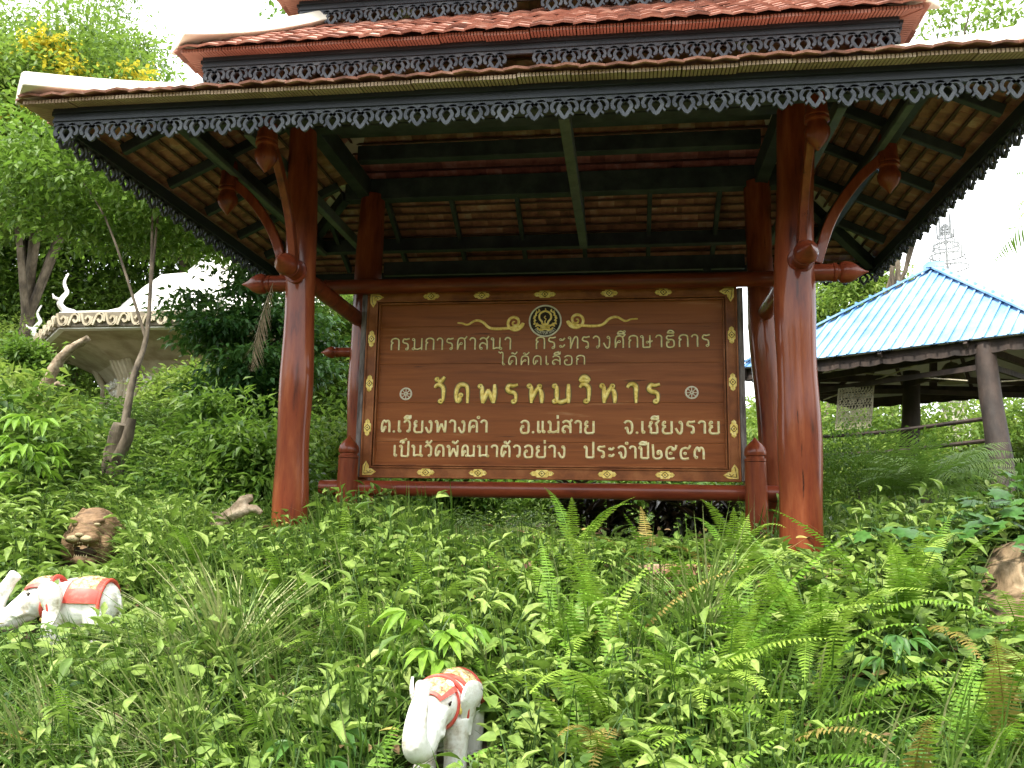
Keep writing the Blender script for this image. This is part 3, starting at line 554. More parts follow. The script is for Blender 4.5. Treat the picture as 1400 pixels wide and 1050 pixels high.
# --- lettering: looped Thai letters as carved strokes on a unit grid (x, height); 'o' = small loop
def ring(cx, cz, r, n=10): return [(cx + r * math.cos(2 * PI * i / n), cz + r * math.sin(2 * PI * i / n)) for i in range(n + 1)]
o_ = lambda x, z, r=.085: ('o', x, z, r)
GL = {
 'ก': (.74, [[(.12, 0), (.12, .5), (.22, .62), (.1, .70), (.17, .92), (.4, 1), (.62, .92), (.68, .7), (.68, 0)]]),
 'ร': (.66, [o_(.42, .09), [(.5, .08), (.5, .42), (.4, .56), (.2, .62), (.1, .74), (.18, .94), (.36, .92), (.6, .98)]]),
 'ม': (.82, [o_(.1, .9), [(.19, .9), (.19, .5), (.19, .1)], o_(.11, .1), [(.19, .12), (.42, .06), (.74, .2)], [(.74, 1), (.74, .5), (.74, 0)]]),
 'า': (.56, [[(.06, .8), (.16, .97), (.34, .98), (.46, .84), (.46, .5), (.46, 0)]]),
 'ศ': (.82, [[(.12, 0), (.12, .6), (.2, .92), (.4, 1), (.6, .9), (.66, .6), (.66, 0)], o_(.38, .52), [(.3, .5), (.2, .36), (.14, .08)], [(.6, .92), (.7, .98), (.8, 1.14)]]),
 'ค': (.78, [[(.12, 0), (.12, .6), (.2, .92), (.4, 1), (.6, .9), (.66, .6), (.66, 0)], o_(.4, .5), [(.32, .48), (.2, .34), (.14, .08)]]),
 'ด': (.78, [[(.16, .04), (.1, .3), (.12, .66), (.22, .92), (.4, 1), (.6, .9), (.66, .6), (.66, 0)], o_(.34, .42), [(.3, .34), (.26, .16), (.16, .03)]]),
 'ต': (.8, [[(.16, .04), (.1, .3), (.12, .7), (.22, .96), (.32, .96), (.39, .86), (.46, .96), (.6, .94), (.67, .66), (.67, 0)], o_(.34, .42), [(.3, .34), (.26, .16), (.16, .03)]]),
 'ส': (.8, [o_(.22, .1), [(.13, .12), (.12, .36), (.24, .54), (.44, .54), (.64, .38)], [(.12, .84), (.24, .97), (.44, .98), (.62, .82), (.66, .5), (.66, 0)], [(.56, .9), (.68, .98), (.78, 1.14)]]),
 'ล': (.76, [o_(.22, .1), [(.13, .12), (.12, .36), (.24, .54), (.44, .54), (.64, .38)], [(.12, .84), (.24, .97), (.44, .98), (.62, .82), (.66, .5), (.66, 0)]]),
 'น': (.84, [o_(.1, .9), [(.19, .9), (.19, .5), (.19, .04)], [(.19, .04), (.4, .14), (.64, .12)], [(.66, 1), (.66, .5), (.66, .1)], o_(.74, .09)]),
 'ะ': (.52, [o_(.14, .76, .075), [(.2, .7), (.32, .74), (.44, .9)], o_(.14, .2, .075), [(.2, .14), (.32, .18), (.44, .34)]]),
 'ท': (.78, [o_(.1, .9), [(.19, .9), (.19, .5), (.19, 0)], [(.19, .06), (.34, .6), (.48, .94), (.6, .98), (.68, .82), (.68, .4), (.68, 0)]]),
 'ว': (.6, [o_(.36, .1), [(.46, .1), (.48, .5), (.46, .82), (.3, .99), (.14, .96), (.05, .82)]]),
 'ง': (.6, [o_(.36, .89), [(.45, .88), (.46, .5), (.42, .1), (.3, .0), (.18, .12), (.04, .44)]]),
 'ษ': (.86, [o_(.1, .9), [(.19, .9), (.19, .5), (.19, .02)], [(.19, .02), (.42, .02), (.66, .02)], [(.66, 1), (.66, .5), (.66, .02)], o_(.48, .44, .075), [(.53, .5), (.66, .46), (.84, .56)]]),
 'ธ': (.72, [[(.62, .98), (.36, .92), (.18, .94), (.1, .78), (.22, .64), (.48, .62), (.6, .48), (.6, .14), (.46, .0), (.22, 0), (.12, .14), (.12, .44)], o_(.2, .44, .075)]),
 'ไ': (.42, [[(-.12, 1.5), (.02, 1.34), (.1, 1.46), (.2, 1.3), (.2, .7), (.2, .1)], o_(.28, .1)]),
 'เ': (.36, [[(.14, 1), (.14, .5), (.14, .1)], o_(.22, .1)]),
 'แ': (.7, [[(.14, 1), (.14, .5), (.14, .1)], o_(.22, .1), [(.46, 1), (.46, .5), (.46, .1)], o_(.54, .1)]),
 'อ': (.74, [o_(.22, .52), [(.13, .5), (.1, .26), (.18, .02), (.4, -.02), (.6, .06), (.64, .4), (.62, .8), (.46, .98), (.24, .97), (.1, .82)]]),
 'พ': (.9, [o_(.1, .9), [(.19, .9), (.19, .5), (.22, 0)], [(.22, 0), (.36, .4), (.48, .74)], [(.48, .74), (.6, .4), (.74, 0)], [(.74, 0), (.78, .5), (.78, 1)]]),
 'ห': (.8, [o_(.1, .9), [(.19, .9), (.19, .5), (.19, 0)], [(.19, .12), (.32, .5), (.5, .82)], o_(.58, .88), [(.5, .8), (.64, .6), (.68, .3), (.68, 0)]]),
 'ย': (.78, [o_(.2, .9), [(.11, .88), (.12, .66), (.3, .56)], [(.3, .56), (.14, .44), (.1, .2), (.2, .02), (.44, 0), (.68, .02)], [(.68, 1), (.68, .5), (.68, .02)]]),
 'จ': (.7, [[(.08, .82), (.2, .97), (.4, .98), (.56, .82), (.6, .5), (.56, .14), (.42, .0), (.3, .14), (.3, .4)], o_(.22, .42)]),
 'ช': (.8, [o_(.24, .88), [(.15, .86), (.2, .68), (.1, .56), (.22, .44), (.22, .02)], [(.22, .02), (.44, .02), (.64, .02)], [(.64, .02), (.64, .5), (.56, .8), (.66, .9), (.76, 1.1)]]),
 'ป': (.78, [o_(.1, .9), [(.19, .9), (.19, .5), (.19, .02)], [(.19, .02), (.42, .02), (.66, .02)], [(.66, 1.36), (.66, .7), (.66, .02)]]),
 'ฒ': (1.06, [[(.12, .04), (.1, .4), (.14, .8), (.28, .98), (.44, .92), (.5, .7), (.5, .1)], o_(.28, .46, .075), [(.24, .4), (.14, .06)], o_(.42, .1, .075), [(.5, .12), (.72, .06), (.94, .2)], [(.94, 1), (.94, .5), (.94, 0)]]),
 '.': (.2, [o_(.1, .05, .05)]),
 'ำ': (.56, [o_(-.14, 1.26, .09), [(.06, .8), (.16, .97), (.34, .98), (.46, .84), (.46, .5), (.46, 0)]]),
 '๒': (.8, [[(.08, 1.2), (.12, .6), (.14, .14), (.3, .0), (.52, .02), (.68, .2), (.64, .6), (.46, .64), (.4, .46)], o_(.46, .42, .075)]),
 '๕': (.86, [[(.66, .8), (.42, .98), (.18, .84), (.1, .4), (.18, .04), (.4, 0), (.66, .06)], o_(.4, .46), [(.46, .84), (.6, .74), (.72, .86), (.8, 1.16)]]),
 '๔': (.84, [[(.64, .84), (.4, .92), (.16, .76), (.1, .4), (.18, .06), (.4, 0), (.66, .06)], o_(.4, .46), [(.56, .86), (.68, .94), (.76, 1.16)]]),
 '๓': (.84, [o_(.2, .14), [(.11, .2), (.1, .6), (.24, .94), (.36, .9), (.4, .62)], [(.4, .62), (.46, .9), (.6, .94), (.7, .7), (.7, 0)]]),
}
MK = {
 'ิ': [[(-.56, 1.16), (-.46, 1.34), (-.3, 1.38), (-.16, 1.28), (-.1, 1.15)], [(-.56, 1.16), (-.3, 1.17), (-.1, 1.15)]],
 'ี': [[(-.56, 1.16), (-.46, 1.34), (-.3, 1.38), (-.16, 1.28), (-.1, 1.15)], [(-.56, 1.16), (-.3, 1.17), (-.1, 1.15)], [(-.1, 1.16), (-.1, 1.46)]],
 'ึ': [[(-.56, 1.16), (-.46, 1.34), (-.3, 1.38), (-.16, 1.28), (-.1, 1.15)], [(-.56, 1.16), (-.3, 1.17), (-.1, 1.15)], o_(-.08, 1.36, .07)],
 'ื': [[(-.56, 1.16), (-.46, 1.34), (-.3, 1.38), (-.16, 1.28), (-.1, 1.15)], [(-.56, 1.16), (-.3, 1.17), (-.1, 1.15)], [(-.1, 1.16), (-.1, 1.46)], [(-.24, 1.34), (-.24, 1.5)]],
 'ั': [o_(-.44, 1.28, .075), [(-.4, 1.2), (-.26, 1.18), (-.08, 1.42)]],
 '้': [o_(-.42, 1.32, .07), [(-.36, 1.36), (-.28, 1.2)], [(-.28, 1.2), (-.18, 1.26), (-.06, 1.48)]],
 '่': [[(-.12, 1.18), (-.12, 1.48)]],
 '็': [[(-.56, 1.2), (-.5, 1.36), (-.34, 1.36), (-.3, 1.2), (-.44, 1.18)], [(-.4, 1.4), (-.24, 1.44), (-.08, 1.56)]],
}
def layout(txt, gap=.14):
    x = 0; out = []
    for i, ch in enumerate(txt):
        if ch == ' ': x += .6; continue
        if ch in MK:
            pv = txt[i - 1]; pv = txt[i - 2] if pv in MK else pv; sh = -.16 if pv == 'ป' else 0; lift = 0
            if ch == '้' or ch == '่': lift = .32 if txt[i - 1] in MK else 0
            out.append((x - gap + sh, lift, MK[ch])); continue
        w, st = GL[ch]; out.append((x, 0, st)); x += w + gap
    return out, x - gap
def stroke3(b, path, w, d, fr, mi=0):                             # rounded raised stroke
    n = len(path); vs = []; fs = []; K = 5
    for i, (a, z) in enumerate(path):
        p0 = path[max(0, i - 1)]; p1 = path[min(n - 1, i + 1)]; tx, tz = p1[0] - p0[0], p1[1] - p0[1]; l = math.hypot(tx, tz) or 1; nx_, nz_ = -tz / l, tx / l
        ww = w[i] if hasattr(w, '__len__') else w
        for k in range(K):
            th = PI * k / (K - 1); c = math.cos(th) * ww; vs.append(fr(a + nx_ * c, z + nz_ * c, math.sin(th) * d))
    for i in range(n - 1):
        for k in range(K - 1): fs.append((i * K + k, i * K + k + 1, i * K + K + k + 1, i * K + K + k))
    fs += [tuple(range(K)), tuple(range((n - 1) * K + K - 1, (n - 1) * K - 1, -1))]; b.add(vs, fs, mi)
def lettering(txt, xa, xb, za, zb, h, wt, m, dep=.007, gap=.14, rim=None, fancy=False):
    lay, tw = layout(txt, gap); sx = (xb - xa) / tw; b = BB()
    def fr(x, z, d): return (xa + x * sx, YF + .0045 - d, za + (zb - za) * (x / tw) + z * h)
    for ox, lift, st in lay:
        for s_ in st:
            if s_[0] == 'o': path = ring(s_[1], s_[2], s_[3] * 1.0); ww = wt * .62
            else: path = crs(s_, 5) if len(s_) > 2 else [s_[0], ((s_[0][0] + s_[1][0]) / 2, (s_[0][1] + s_[1][1]) / 2), s_[1]]; ww = wt
            W2 = ww if not fancy else [ww * (.75 + .5 * abs(math.sin(PI * i / max(1, len(path) - 1)))) for i in range(len(path))]
            # keep the stroke width even in metres: build in metres
            pm = [((ox + p[0]) * sx, (p[1] + lift) * h) for p in path]
            f2 = lambda a, z, d: (xa + a, YF + .0045 - d, za + (zb - za) * (a / (xb - xa)) + z)
            if rim: stroke3(b, pm, [w_ * h * 1.35 for w_ in W2] if fancy else ww * h * 1.5, dep * .5, f2, 1)
            stroke3(b, pm, [w_ * h for w_ in W2] if fancy else ww * h, dep, f2, 0)
    return b.build('lettering', [M[m], M[rim or 'golddark']], smooth=True, angle=60)
lettering('กรมการศาสนา', -1.475, -.375, 1.488, 1.485, .106, .072, 'cream', rim='golddark')
lettering('กระทรวงศึกษาธิการ', -.17, 1.335, 1.486, 1.494, .106, .072, 'cream', rim='golddark')
lettering('ได้คัดเลือก', -.475, .27, 1.345, 1.345, .08, .08, 'cream', rim='golddark')
lettering('วัดพรหมวิหาร', -1.06, .915, 1.008, 1.008, .166, .105, 'gold', .014, .4, 'golddark', True)
lettering('ต.เวียงพางคำ', -1.53, -.57, .75, .752, .104, .098, 'cream', .01, .12)
lettering('อ.แม่สาย', -.292, .355, .75, .75, .104, .098, 'cream', .01, .12)
lettering('จ.เชียงราย', .594, 1.397, .75, .751, .104, .098, 'cream', .01, .12)
lettering('เป็นวัดพัฒนาตัวอย่าง', -1.41, .113, .538, .541, .1, .098, 'cream', .01, .12)
lettering('ประจำปี๒๕๔๓', .262, 1.274, .541, .536, .1, .098, 'cream', .01, .12)
def bfr(cx, cz, mir=1, y=0): return lambda a, z, d: (cx + a * mir, YF + .0045 - d - y, cz + z)
# wheels of the law
for cx, cz in ((-1.312, 1.092), (1.169, 1.099)):
    b = BB(); f = bfr(cx, cz); stroke3(b, ring(0, 0, .05, 24), .0075, .007, f); stroke3(b, ring(0, 0, .012, 10), .006, .007, f)
    for i in range(8): a = PI * i / 4; stroke3(b, [(.012 * math.cos(a), .012 * math.sin(a)), (.048 * math.cos(a), .048 * math.sin(a))], .004, .006, f)
    b.build('wheel_emblem', M['ivory'], smooth=True)
# swirls beside the seal
for cx, tip, mir, cz in ((-.353, -.865, -1, 1.727), (.192, .722, 1, 1.742)):
    b = BB(); f = bfr(cx, cz, mir); sp = [(.006 + .0185 * t * .55 ** 0 * (.25 + t * .32), t) for t in np.linspace(0, 3.6, 40)]
    path = [(-(.004 + .021 * t) * math.cos(t * PI * 1.0 + PI * .42) * 1.0, (.004 + .021 * t) * math.sin(t * PI + PI * .42)) for t in np.linspace(0, 3.55, 46)]
    e = path[-1]; L = abs(tip - cx); tail = crs([path[-3], e, (e[0] + .06, e[1] - .035), (.20, -.052), (.285, .008), (.35, .022), (.42, -.014), (.47, .0), (L, .004)], 6)
    full = path + tail[7:]; n = len(full); stroke3(b, full, [.0055 + .0078 * min(1, i / 25) * min(1, (n - i) / 34 + .12) for i in range(n)], .008, f); b.build('swirl', M['gold'], smooth=True)
# round seal
b = BB(); f = bfr(-.082, 1.737); b.lathe([(.001, 0), (.142, 0), (.142, .006), (.001, .006)], (-.082, YF + .0045, 1.737), (0, -1, 0), 40); seal = b.build('seal', M['black'])
b = BB(); f2 = bfr(-.082, 1.737, 1, .005); stroke3(b, ring(0, 0, .138, 40), .0075, .006, f2)
lay, tw = layout('กรมการศาสนา', .1)
for ox, lift, st in lay:
    for s_ in st:
        p_ = ring(s_[1], s_[2], s_[3]) if s_[0] == 'o' else (crs(s_, 4) if len(s_) > 2 else s_)
        q_ = []
        for x, z in p_: a = -PI / 2 + (ox + x - tw / 2) / tw * 1.75; r = .122 - z * .027; q_.append((r * math.cos(a), r * math.sin(a)))
        stroke3(b, q_, .0025, .004, f2)
o = b.build('seal_ring', M['ivory'], smooth=True); o.parent = seal; o.matrix_parent_inverse = Matrix.Identity(4)
b = BB()
for s in (-1, 1):
    fm = bfr(-.082, 1.737, s, .005)
    stroke3(b, crs([(.0, -.03), (.022, -.028), (.03, -.005), (.05, .02), (.05, .055), (.03, .078), (.0, .09)], 5), .0095, .007, fm)
    for i in range(7):
        a = -.55 + i * .24; r = .1 + .006 * (i % 2); p0 = (r * math.cos(a), r * math.sin(a)); stroke3(b, [p0, (p0[0] - .012, p0[1] + .012), (p0[0] - .006, p0[1] + .03)], [.006, .012, .003], .007, fm)
    stroke3(b, crs([(.03, -.042), (.055, -.04), (.075, -.02)], 4), .009, .007, fm); stroke3(b, crs([(.015, -.08), (.045, -.082), (.07, -.06)], 4), .008, .006, fm)
fm = bfr(-.082, 1.737, 1, .005)
for z, w in ((-.045, .05), (-.06, .042), (-.075, .048)): stroke3(b, [(-w, z), (0, z - .002), (w, z)], .0072, .007, fm)
stroke3(b, crs([(0, .09), (.004, .1), (0, .112)], 3), .005, .007, fm); stroke3(b, crs([(.004, .045), (-.008, .03), (.008, .015), (-.004, -.005), (.004, -.02)], 4), .005, .006, fm)
for s in (-1, 0, 1): stroke3(b, [(s * .02, -.028), (s * .026, -.012), (s * .02, .0)], [.008, .007, .001], .007, fm)
o = b.build('seal_figure', M['gold'], smooth=True); o.parent = seal; o.matrix_parent_inverse = Matrix.Identity(4)
# gold ornaments on the frame
def ornament(cx, cz, L, vert):
    b = BB(); sw = (lambda a, z: (z, a)) if vert else (lambda a, z: (a, z)); y0 = YF - .0285
    def poly(pts, dep, mi, yy): 
        n = len(pts); vs = [(cx + sw(*p)[0], yy, cz + sw(*p)[1]) for p in pts] + [(cx + sw(*p)[0] * .94, yy - dep, cz + sw(*p)[1] * .94) for p in pts]
        b.add(vs, [tuple(range(n, 2 * n)), tuple(range(n - 1, -1, -1))] + [(i, (i + 1) % n, n + (i + 1) % n, n + i) for i in range(n)], mi)
    h = .033
    poly([(-L, 0), (-L * .78, h * .62), (-L * .55, h * .6), (-L * .42, h), (L * .42, h), (L * .55, h * .6), (L * .78, h * .62), (L, 0), (L * .78, -h * .62), (L * .55, -h * .6), (L * .42, -h), (-L * .42, -h), (-L * .55, -h * .6), (-L * .78, -h * .62)], .004, 0, y0)
    poly([(-.032, 0), (0, .029), (.032, 0), (0, -.029)], .0015, 1, y0 - .004); poly([(-.024, 0), (0, .021), (.024, 0), (0, -.021)], .0015, 0, y0 - .0055); poly([(-.009, 0), (0, .008), (.009, 0), (0, -.008)], .001, 1, y0 - .007)
    for s in (-1, 1):
        for q in (.52, .68, .84): b.add([(cx + sw(s * L * q, e * h * .5)[0], y0 - .0048, cz + sw(s * L * q, e * h * .5)[1]) if True else 0 for e in (-.7, .7)] + [(cx + sw(s * L * (q + .05), 0)[0], y0 - .0048, cz + sw(s * L * (q + .05), 0)[1])] + [(cx + sw(s * L * (q + .02), 0)[0], y0 - .0048, cz + sw(s * L * (q + .02), 0)[1])], [(0, 3, 2), (3, 1, 2)], 1)
    return b.build('gold_ornament', [M['gold'], M['groove']])
for cx, cz, L in ((-1.104, 1.97, .075), (-.646, 1.97, .075), (-.085, 1.97, .1), (.477, 1.97, .075), (.941, 1.97, .075), (-1.1, .4, .08), (-.642, .4, .08), (-.091, .4, .105), (.459, .4, .08), (.937, .4, .08)): ornament(cx, cz, L, False)
for cz in (1.586, 1.182, .788):
    for cx in (X0 + .05, X1 - .05): ornament(cx, cz, .078, True)
for cx, sx in ((X0 + .022, 1), (X1 - .022, -1)):
    for cz, sz in ((Z1 - .022, -1), (Z0 + .022, 1)):
        b = BB(); y0 = YF - .0285
        pts = [(0, 0), (.08, 0), (.125, .03), (.08, .058), (.058, .058), (.058, .08), (.03, .125), (0, .08)]; n = len(pts)
        vs = [(cx + p[0] * sx, y0, cz + p[1] * sz) for p in pts] + [(cx + (.002 + p[0] * .96) * sx, y0 - .005, cz + (.002 + p[1] * .96) * sz) for p in pts]
        b.add(vs, [tuple(range(n)), tuple(range(2 * n - 1, n - 1, -1))] + [(i, (i + 1) % n, n + (i + 1) % n, n + i) for i in range(n)])
        fm = lambda a, z, d: (cx + a * sx, y0 - .0052 - d, cz + z * sz)
        for pth in ([(.015, .015), (.06, .02), (.1, .03)], [(.015, .015), (.02, .06), (.03, .1)], [(.04, .04), (.055, .025), (.075, .045)]): stroke3(b, crs(pth, 3), .003, .002, fm, 1)
        b.build('corner_ornament', [M['gold'], M['golddark']])

# ------------------------------------------------------------------ elephant statues
def make_elephant(label, loc, rz, sc):
    root = empty('elephant_statue', loc, rz, label, 'statue', 'white painted elephant statues on the bank'); root.scale = (sc,) * 3
    b = MB(); b.ell((-.2, 0, .315), (.205, .145, .155)); b.ell((-.28, 0, .32), (.125, .14, .145)); b.ell((-.08, 0, .315), (.13, .125, .14))
    b.ell((.06, 0, .355), (.125, .108, .112)); b.ell((.11, 0, .315), (.1, .085, .085)); b.ell((.05, .045, .44), (.06, .045, .035)); b.ell((.05, -.045, .44), (.06, .045, .035))
    tr = crs([(.13, 0, .335), (.21, 0, .265), (.275, 0, .215), (.335, 0, .215), (.372, 0, .27), (.355, 0, .345), (.315, 0, .41), (.285, 0, .462), (.262, 0, .492)], 4)
    b.tube(tr, list(np.interp(np.linspace(0, 1, len(tr)), [0, .25, .45, .65, .85, .93, 1], [.088, .074, .062, .05, .036, .04, .04])), 16)
    b.ell((.175, .0, .235), (.07, .045, .03)); 
    for s in (-1, 1):
        b.tube([(-.05, s * .075, .28), (-.04, s * .08, .15), (-.035, s * .08, .05), (-.03, s * .08, 0)], [.075, .062, .058, .064], 14)
        b.tube([(-.3, s * .075, .28), (-.32, s * .085, .15), (-.315, s * .085, .05), (-.31, s * .085, 0)], [.085, .066, .06, .066], 14)
        
        b.tube([(.13, s * .06, .27), (.19, s * .075, .245), (.225, s * .08, .255)], [.02, .016, .006], 8)
    b.tube([(-.395, 0, .36), (-.42, 0, .28), (-.415, 0, .18)], [.016, .013, .018], 8)
    remeshed(b, 'body', M['white'], root, .007, 3)
    def patch(name, c, r, m, a0, a1, e0, e1, n=26, k=9, rims=None):         # spherical patch standing off the body
        q = MB(); vs = []; fs = []
        for off in (0, .012):
            for j in range(k + 1):
                for i in range(n + 1):
                    a = a0 + (a1 - a0) * i / n; e = e0 + (e1 - e0) * j / k
                    vs.append((c[0] + (r[0] + off) * math.sin(e), c[1] + (r[1] + off) * math.cos(e) * math.sin(a), c[2] + (r[2] + off) * math.cos(e) * math.cos(a)))
        N = (k + 1) * (n + 1); mi = []
        for j in range(k):
            for i in range(n):
                p = j * (n + 1) + i; edge = rims is not None and (i < rims or i >= n - rims or j < 1 or j >= k - 1)
                q.add([], []); fs.append(((N + p, N + p + n + 1, N + p + n + 2, N + p + 1), 1 if edge else 0))
        brd = [i for i in range(n + 1)] + [j * (n + 1) + n for j in range(1, k + 1)] + [k * (n + 1) + i for i in range(n - 1, -1, -1)] + [j * (n + 1) for j in range(k - 1, 0, -1)]
        q.add(vs, [f for f, _ in fs]); q.m = [x for _, x in fs]
        for i in range(len(brd)): q.f.append([brd[i], brd[(i + 1) % len(brd)], N + brd[(i + 1) % len(brd)], N + brd[i]]); q.m.append(1)
        return q.build(name, m, root, smooth=True)
    patch('saddle_cloth', (-.22, 0, .315), (.2, .15, .163), [M['goldcloth'], M['red']], -1.45, 1.45, -.5, .52, rims=5)
    patch('head_cloth', (.06, 0, .365), (.122, .109, .108), [M['goldcloth'], M['red']], -1.05, 1.05, -.35, 1.0, rims=3)
    q = MB()
    q.tube([(-.03 + .03 * math.cos(a), .138 * math.sin(a), .32 + .162 * math.cos(a)) for a in np.linspace(-2.5, 2.5, 34)], .013, 8); q.build('strap', M['red'], root, smooth=True); q = MB(); q.tube([(-.335, .141 * math.sin(a), .318 + .146 * math.cos(a)) for a in np.linspace(-2.6, 2.6, 34)], .012, 8); q.build('strap', M['red'], root, smooth=True); q = MB()
    q.tube([(.0 + .06 * (1 - math.cos(a)) * .4, .104 * math.sin(a), .345 + .112 * math.cos(a)) for a in np.linspace(.3, 2 * PI - .3, 34)], .012, 8); q.build('strap', M['red'], root, smooth=True)
    for s in (-1, 1):
        q = MB(); ol = crs([(.05, .06), (.02, .115), (-.04, .128), (-.1, .1), (-.125, .03), (-.105, -.05), (-.075, -.12), (-.045, -.14), (-.02, -.09), (.01, -.03)], 4, True); n = len(ol); vs = []
        def ep(x, z, off): d = max(0, .05 - x); return (x - .005 - .0 * d, s * (.107 + d * .48 - .9 * d * d + .02 * math.sin(z * 18) + off), .335 + z)
        for off in (0, .014): vs += [ep(x, z, off) for x, z in ol] + [ep(x * .6 - .015, z * .6, off + (.004 if off else -.0)) for x, z in ol] + [ep(-.03, 0, off)]
        N = 2 * n + 1; fs = []
        for l in (0, 1):
            o9 = l * N
            for i in range(n): j = (i + 1) % n; fs += [(o9 + i, o9 + j, o9 + n + j, o9 + n + i), (o9 + n + i, o9 + n + j, o9 + 2 * n)]
        for i in range(n): fs.append((i, (i + 1) % n, N + (i + 1) % n, N + i))
        q.add(vs, fs); q.build('ear', M['white'], root, smooth=True, angle=60)
    for s in (-1, 1): q = MB(); q.ell((.012, s * .113, .33), (.016, .012, .026)); q.build('gold_drop', M['gold'], root, smooth=True); 
    q = MB(); q.ell((.055, 0, .222), (.026, .04, .022)); q.build('gold_bell', M['gold'], root, smooth=True)
    for s in (-1, 1):
        q = MB(); q.ell((.12, s * .09, .375), (.011, .007, .008)); q.tube([(.1, s * .092, .378), (.12, s * .096, .388), (.138, s * .09, .38)], .003, 6); q.build('eye', M['black'], root, smooth=True)
    return root
make_elephant('white elephant statue seen side on with raised trunk, below the brown lion head', (-2.47, -1.5, -.765), PI + .14, .87)
make_elephant('white elephant statue facing the viewer among ferns, its trunk curled upright', (-.1, -2.5, -.965), R(-95), .76)

# ------------------------------------------------------------------ carved lion head
LR = empty('lion_head_statue', (-3.03, -.38, -.37), R(8), 'carved brown lion head with open toothed jaws in the grass', 'statue'); b = MB()
b.ell((0, 0, .22), (.175, .15, .19)); b.ell((0, .03, .14), (.19, .14, .16)); b.ell((0, -.09, .235), (.105, .1, .07)); b.ell((0, -.07, .29), (.12, .08, .05))
b.ell((-.05, -.165, .2), (.062, .05, .038)); b.ell((.05, -.165, .2), (.062, .05, .038)); b.ell((0, -.185, .232), (.04, .03, .024))
b.ell((0, -.115, .05), (.085, .075, .032)); b.ell((0, -.165, .055), (.055, .03, .03))
for s in (-1, 1):
    b.ell((s * .075, -.118, .315), (.05, .025, .02), Matrix.Rotation(s * R(-18), 3, 'Y')); b.ell((s * .13, -.07, .15), (.05, .06, .11))
    for i in range(6): b.tube([(s * (.06 + .02 * i), -.05 + .02 * i, .40 - .02 * i), (s * (.13 + .015 * i), -.04 + .02 * i, .30 - .03 * i), (s * (.17 + .004 * i), -.02 + .02 * i, .16 - .03 * i)], [.014, .022, .012], 8)
remeshed(b, 'head', M['lion'], LR, .006, 2)
b = MB(); b.ell((0, -.07, .125), (.088, .075, .065)); b.build('mouth', M['mouth'], LR, smooth=True)
b = MB(); b.ell((-.046, -.183, .2), (.048, .042, .026)); b.ell((.046, -.183, .2), (.048, .042, .026)); b.ell((0, -.208, .226), (.03, .016, .014)); b.build('muzzle', M['lionpale'], LR, smooth=True)
b = MB()
for i in range(9):
    x = -.064 + i * .016; L = .034 if i in (1, 7) else .016; b.lathe([(.0075, 0), (.005, -L * .6), (.001, -L)], (x, -.188 + abs(x) * .35, .178), n=8)
b.build('tooth_row', M['lionpale'], LR, smooth=True); b = MB()
for i in range(6): x = -.04 + i * .016; b.lathe([(.007, 0), (.004, .012), (.001, .02)], (x, -.175 + abs(x) * .3, .075), n=8)
b.build('tooth_row', M['lionpale'], LR, smooth=True)
for s in (-1, 1): b = MB(); b.ell((s * .075, -.128, .296), (.024, .016, .013)); b.build('eye', M['lionpale'], LR, smooth=True)

gzf_ = lambda x, y: float(gz(x, y))
# ------------------------------------------------------------------ driftwood, stump, leaning dead log, rock mound
DW = empty('driftwood', (-2.15, -.1, -.0), 0, 'gnarled piece of pale driftwood lying in weeds left of the pavilion', 'driftwood'); b = MB()
b.tube(crs([(-.17, 0, -.1), (-.08, .02, -.02), (0, 0, .04), (.06, 0, .11), (.12, .02, .13)], 4), list(np.linspace(.05, .03, 17)), 10, wob=.25); b.tube(crs([(-.02, 0, 0), (.07, -.02, .04), (.15, -.01, .05), (.2, 0, .02)], 4), list(np.linspace(.045, .018, 13)), 10, wob=.3); b.tube([(-.1, 0, -.02), (-.16, -.03, .02)], [.035, .012], 8, wob=.2)
remeshed(b, 'wood', M['drift'], DW, .008, 1)
LG = empty('dead_log', (-6.95, 4.0, 1.2), 0, 'weathered grey log leaning in front of the white shrine', 'log'); b = MB(); b.tube(crs([(0, 0, .0), (.15, 0, .55), (.33, 0, .85), (.62, 0, 1.05)], 5), list(np.linspace(.085, .045, 16)), 10, wob=.28); b.tube([(.05, 0, .3), (.3, -.05, .45), (.4, -.05, .4)], [.04, .03, .015], 8, wob=.2); b.build('trunk', M['drift'], LG, smooth=True, angle=80)
SP = empty('tree_stump', (-3.98, 1.2, gzf_(-3.98, 1.2)), 0, 'thick broken tree stump beside the slender tree in front of the shrine', 'stump'); b = MB(); b.tube(crs([(0, 0, -.2), (.02, 0, .3), (-.01, .02, .6), (.05, 0, .85)], 4), list(np.linspace(.11, .07, 13)), 12, wob=.14); b.tube([(.03, 0, .5), (.13, -.02, .72), (.16, -.02, .9)], [.06, .05, .04], 9, wob=.15); b.build('trunk', M['bark'], SP, smooth=True, angle=80)
RK = empty('rock_mound', (2.85, -.8, -.6), 0, 'brown weathered rock at the right edge overgrown with broad leaves', 'rock'); b = MB()
for c, r in (((.15, .1, .2), (.5, .4, .36)), ((-.16, -.05, .05), (.3, .28, .24)), ((.5, .2, .42), (.4, .4, .3)), ((.1, -.16, -.06), (.45, .25, .2)), ((.35, -.1, .26), (.28, .24, .3))): b.ell(c, r, Matrix.Rotation(random.uniform(-.5, .5), 3, 'Z') @ Matrix.Rotation(random.uniform(-.3, .3), 3, 'X'))
from mathutils import noise as mno
o = remeshed(b, 'boulder', M['rock'], RK, .014, 1)
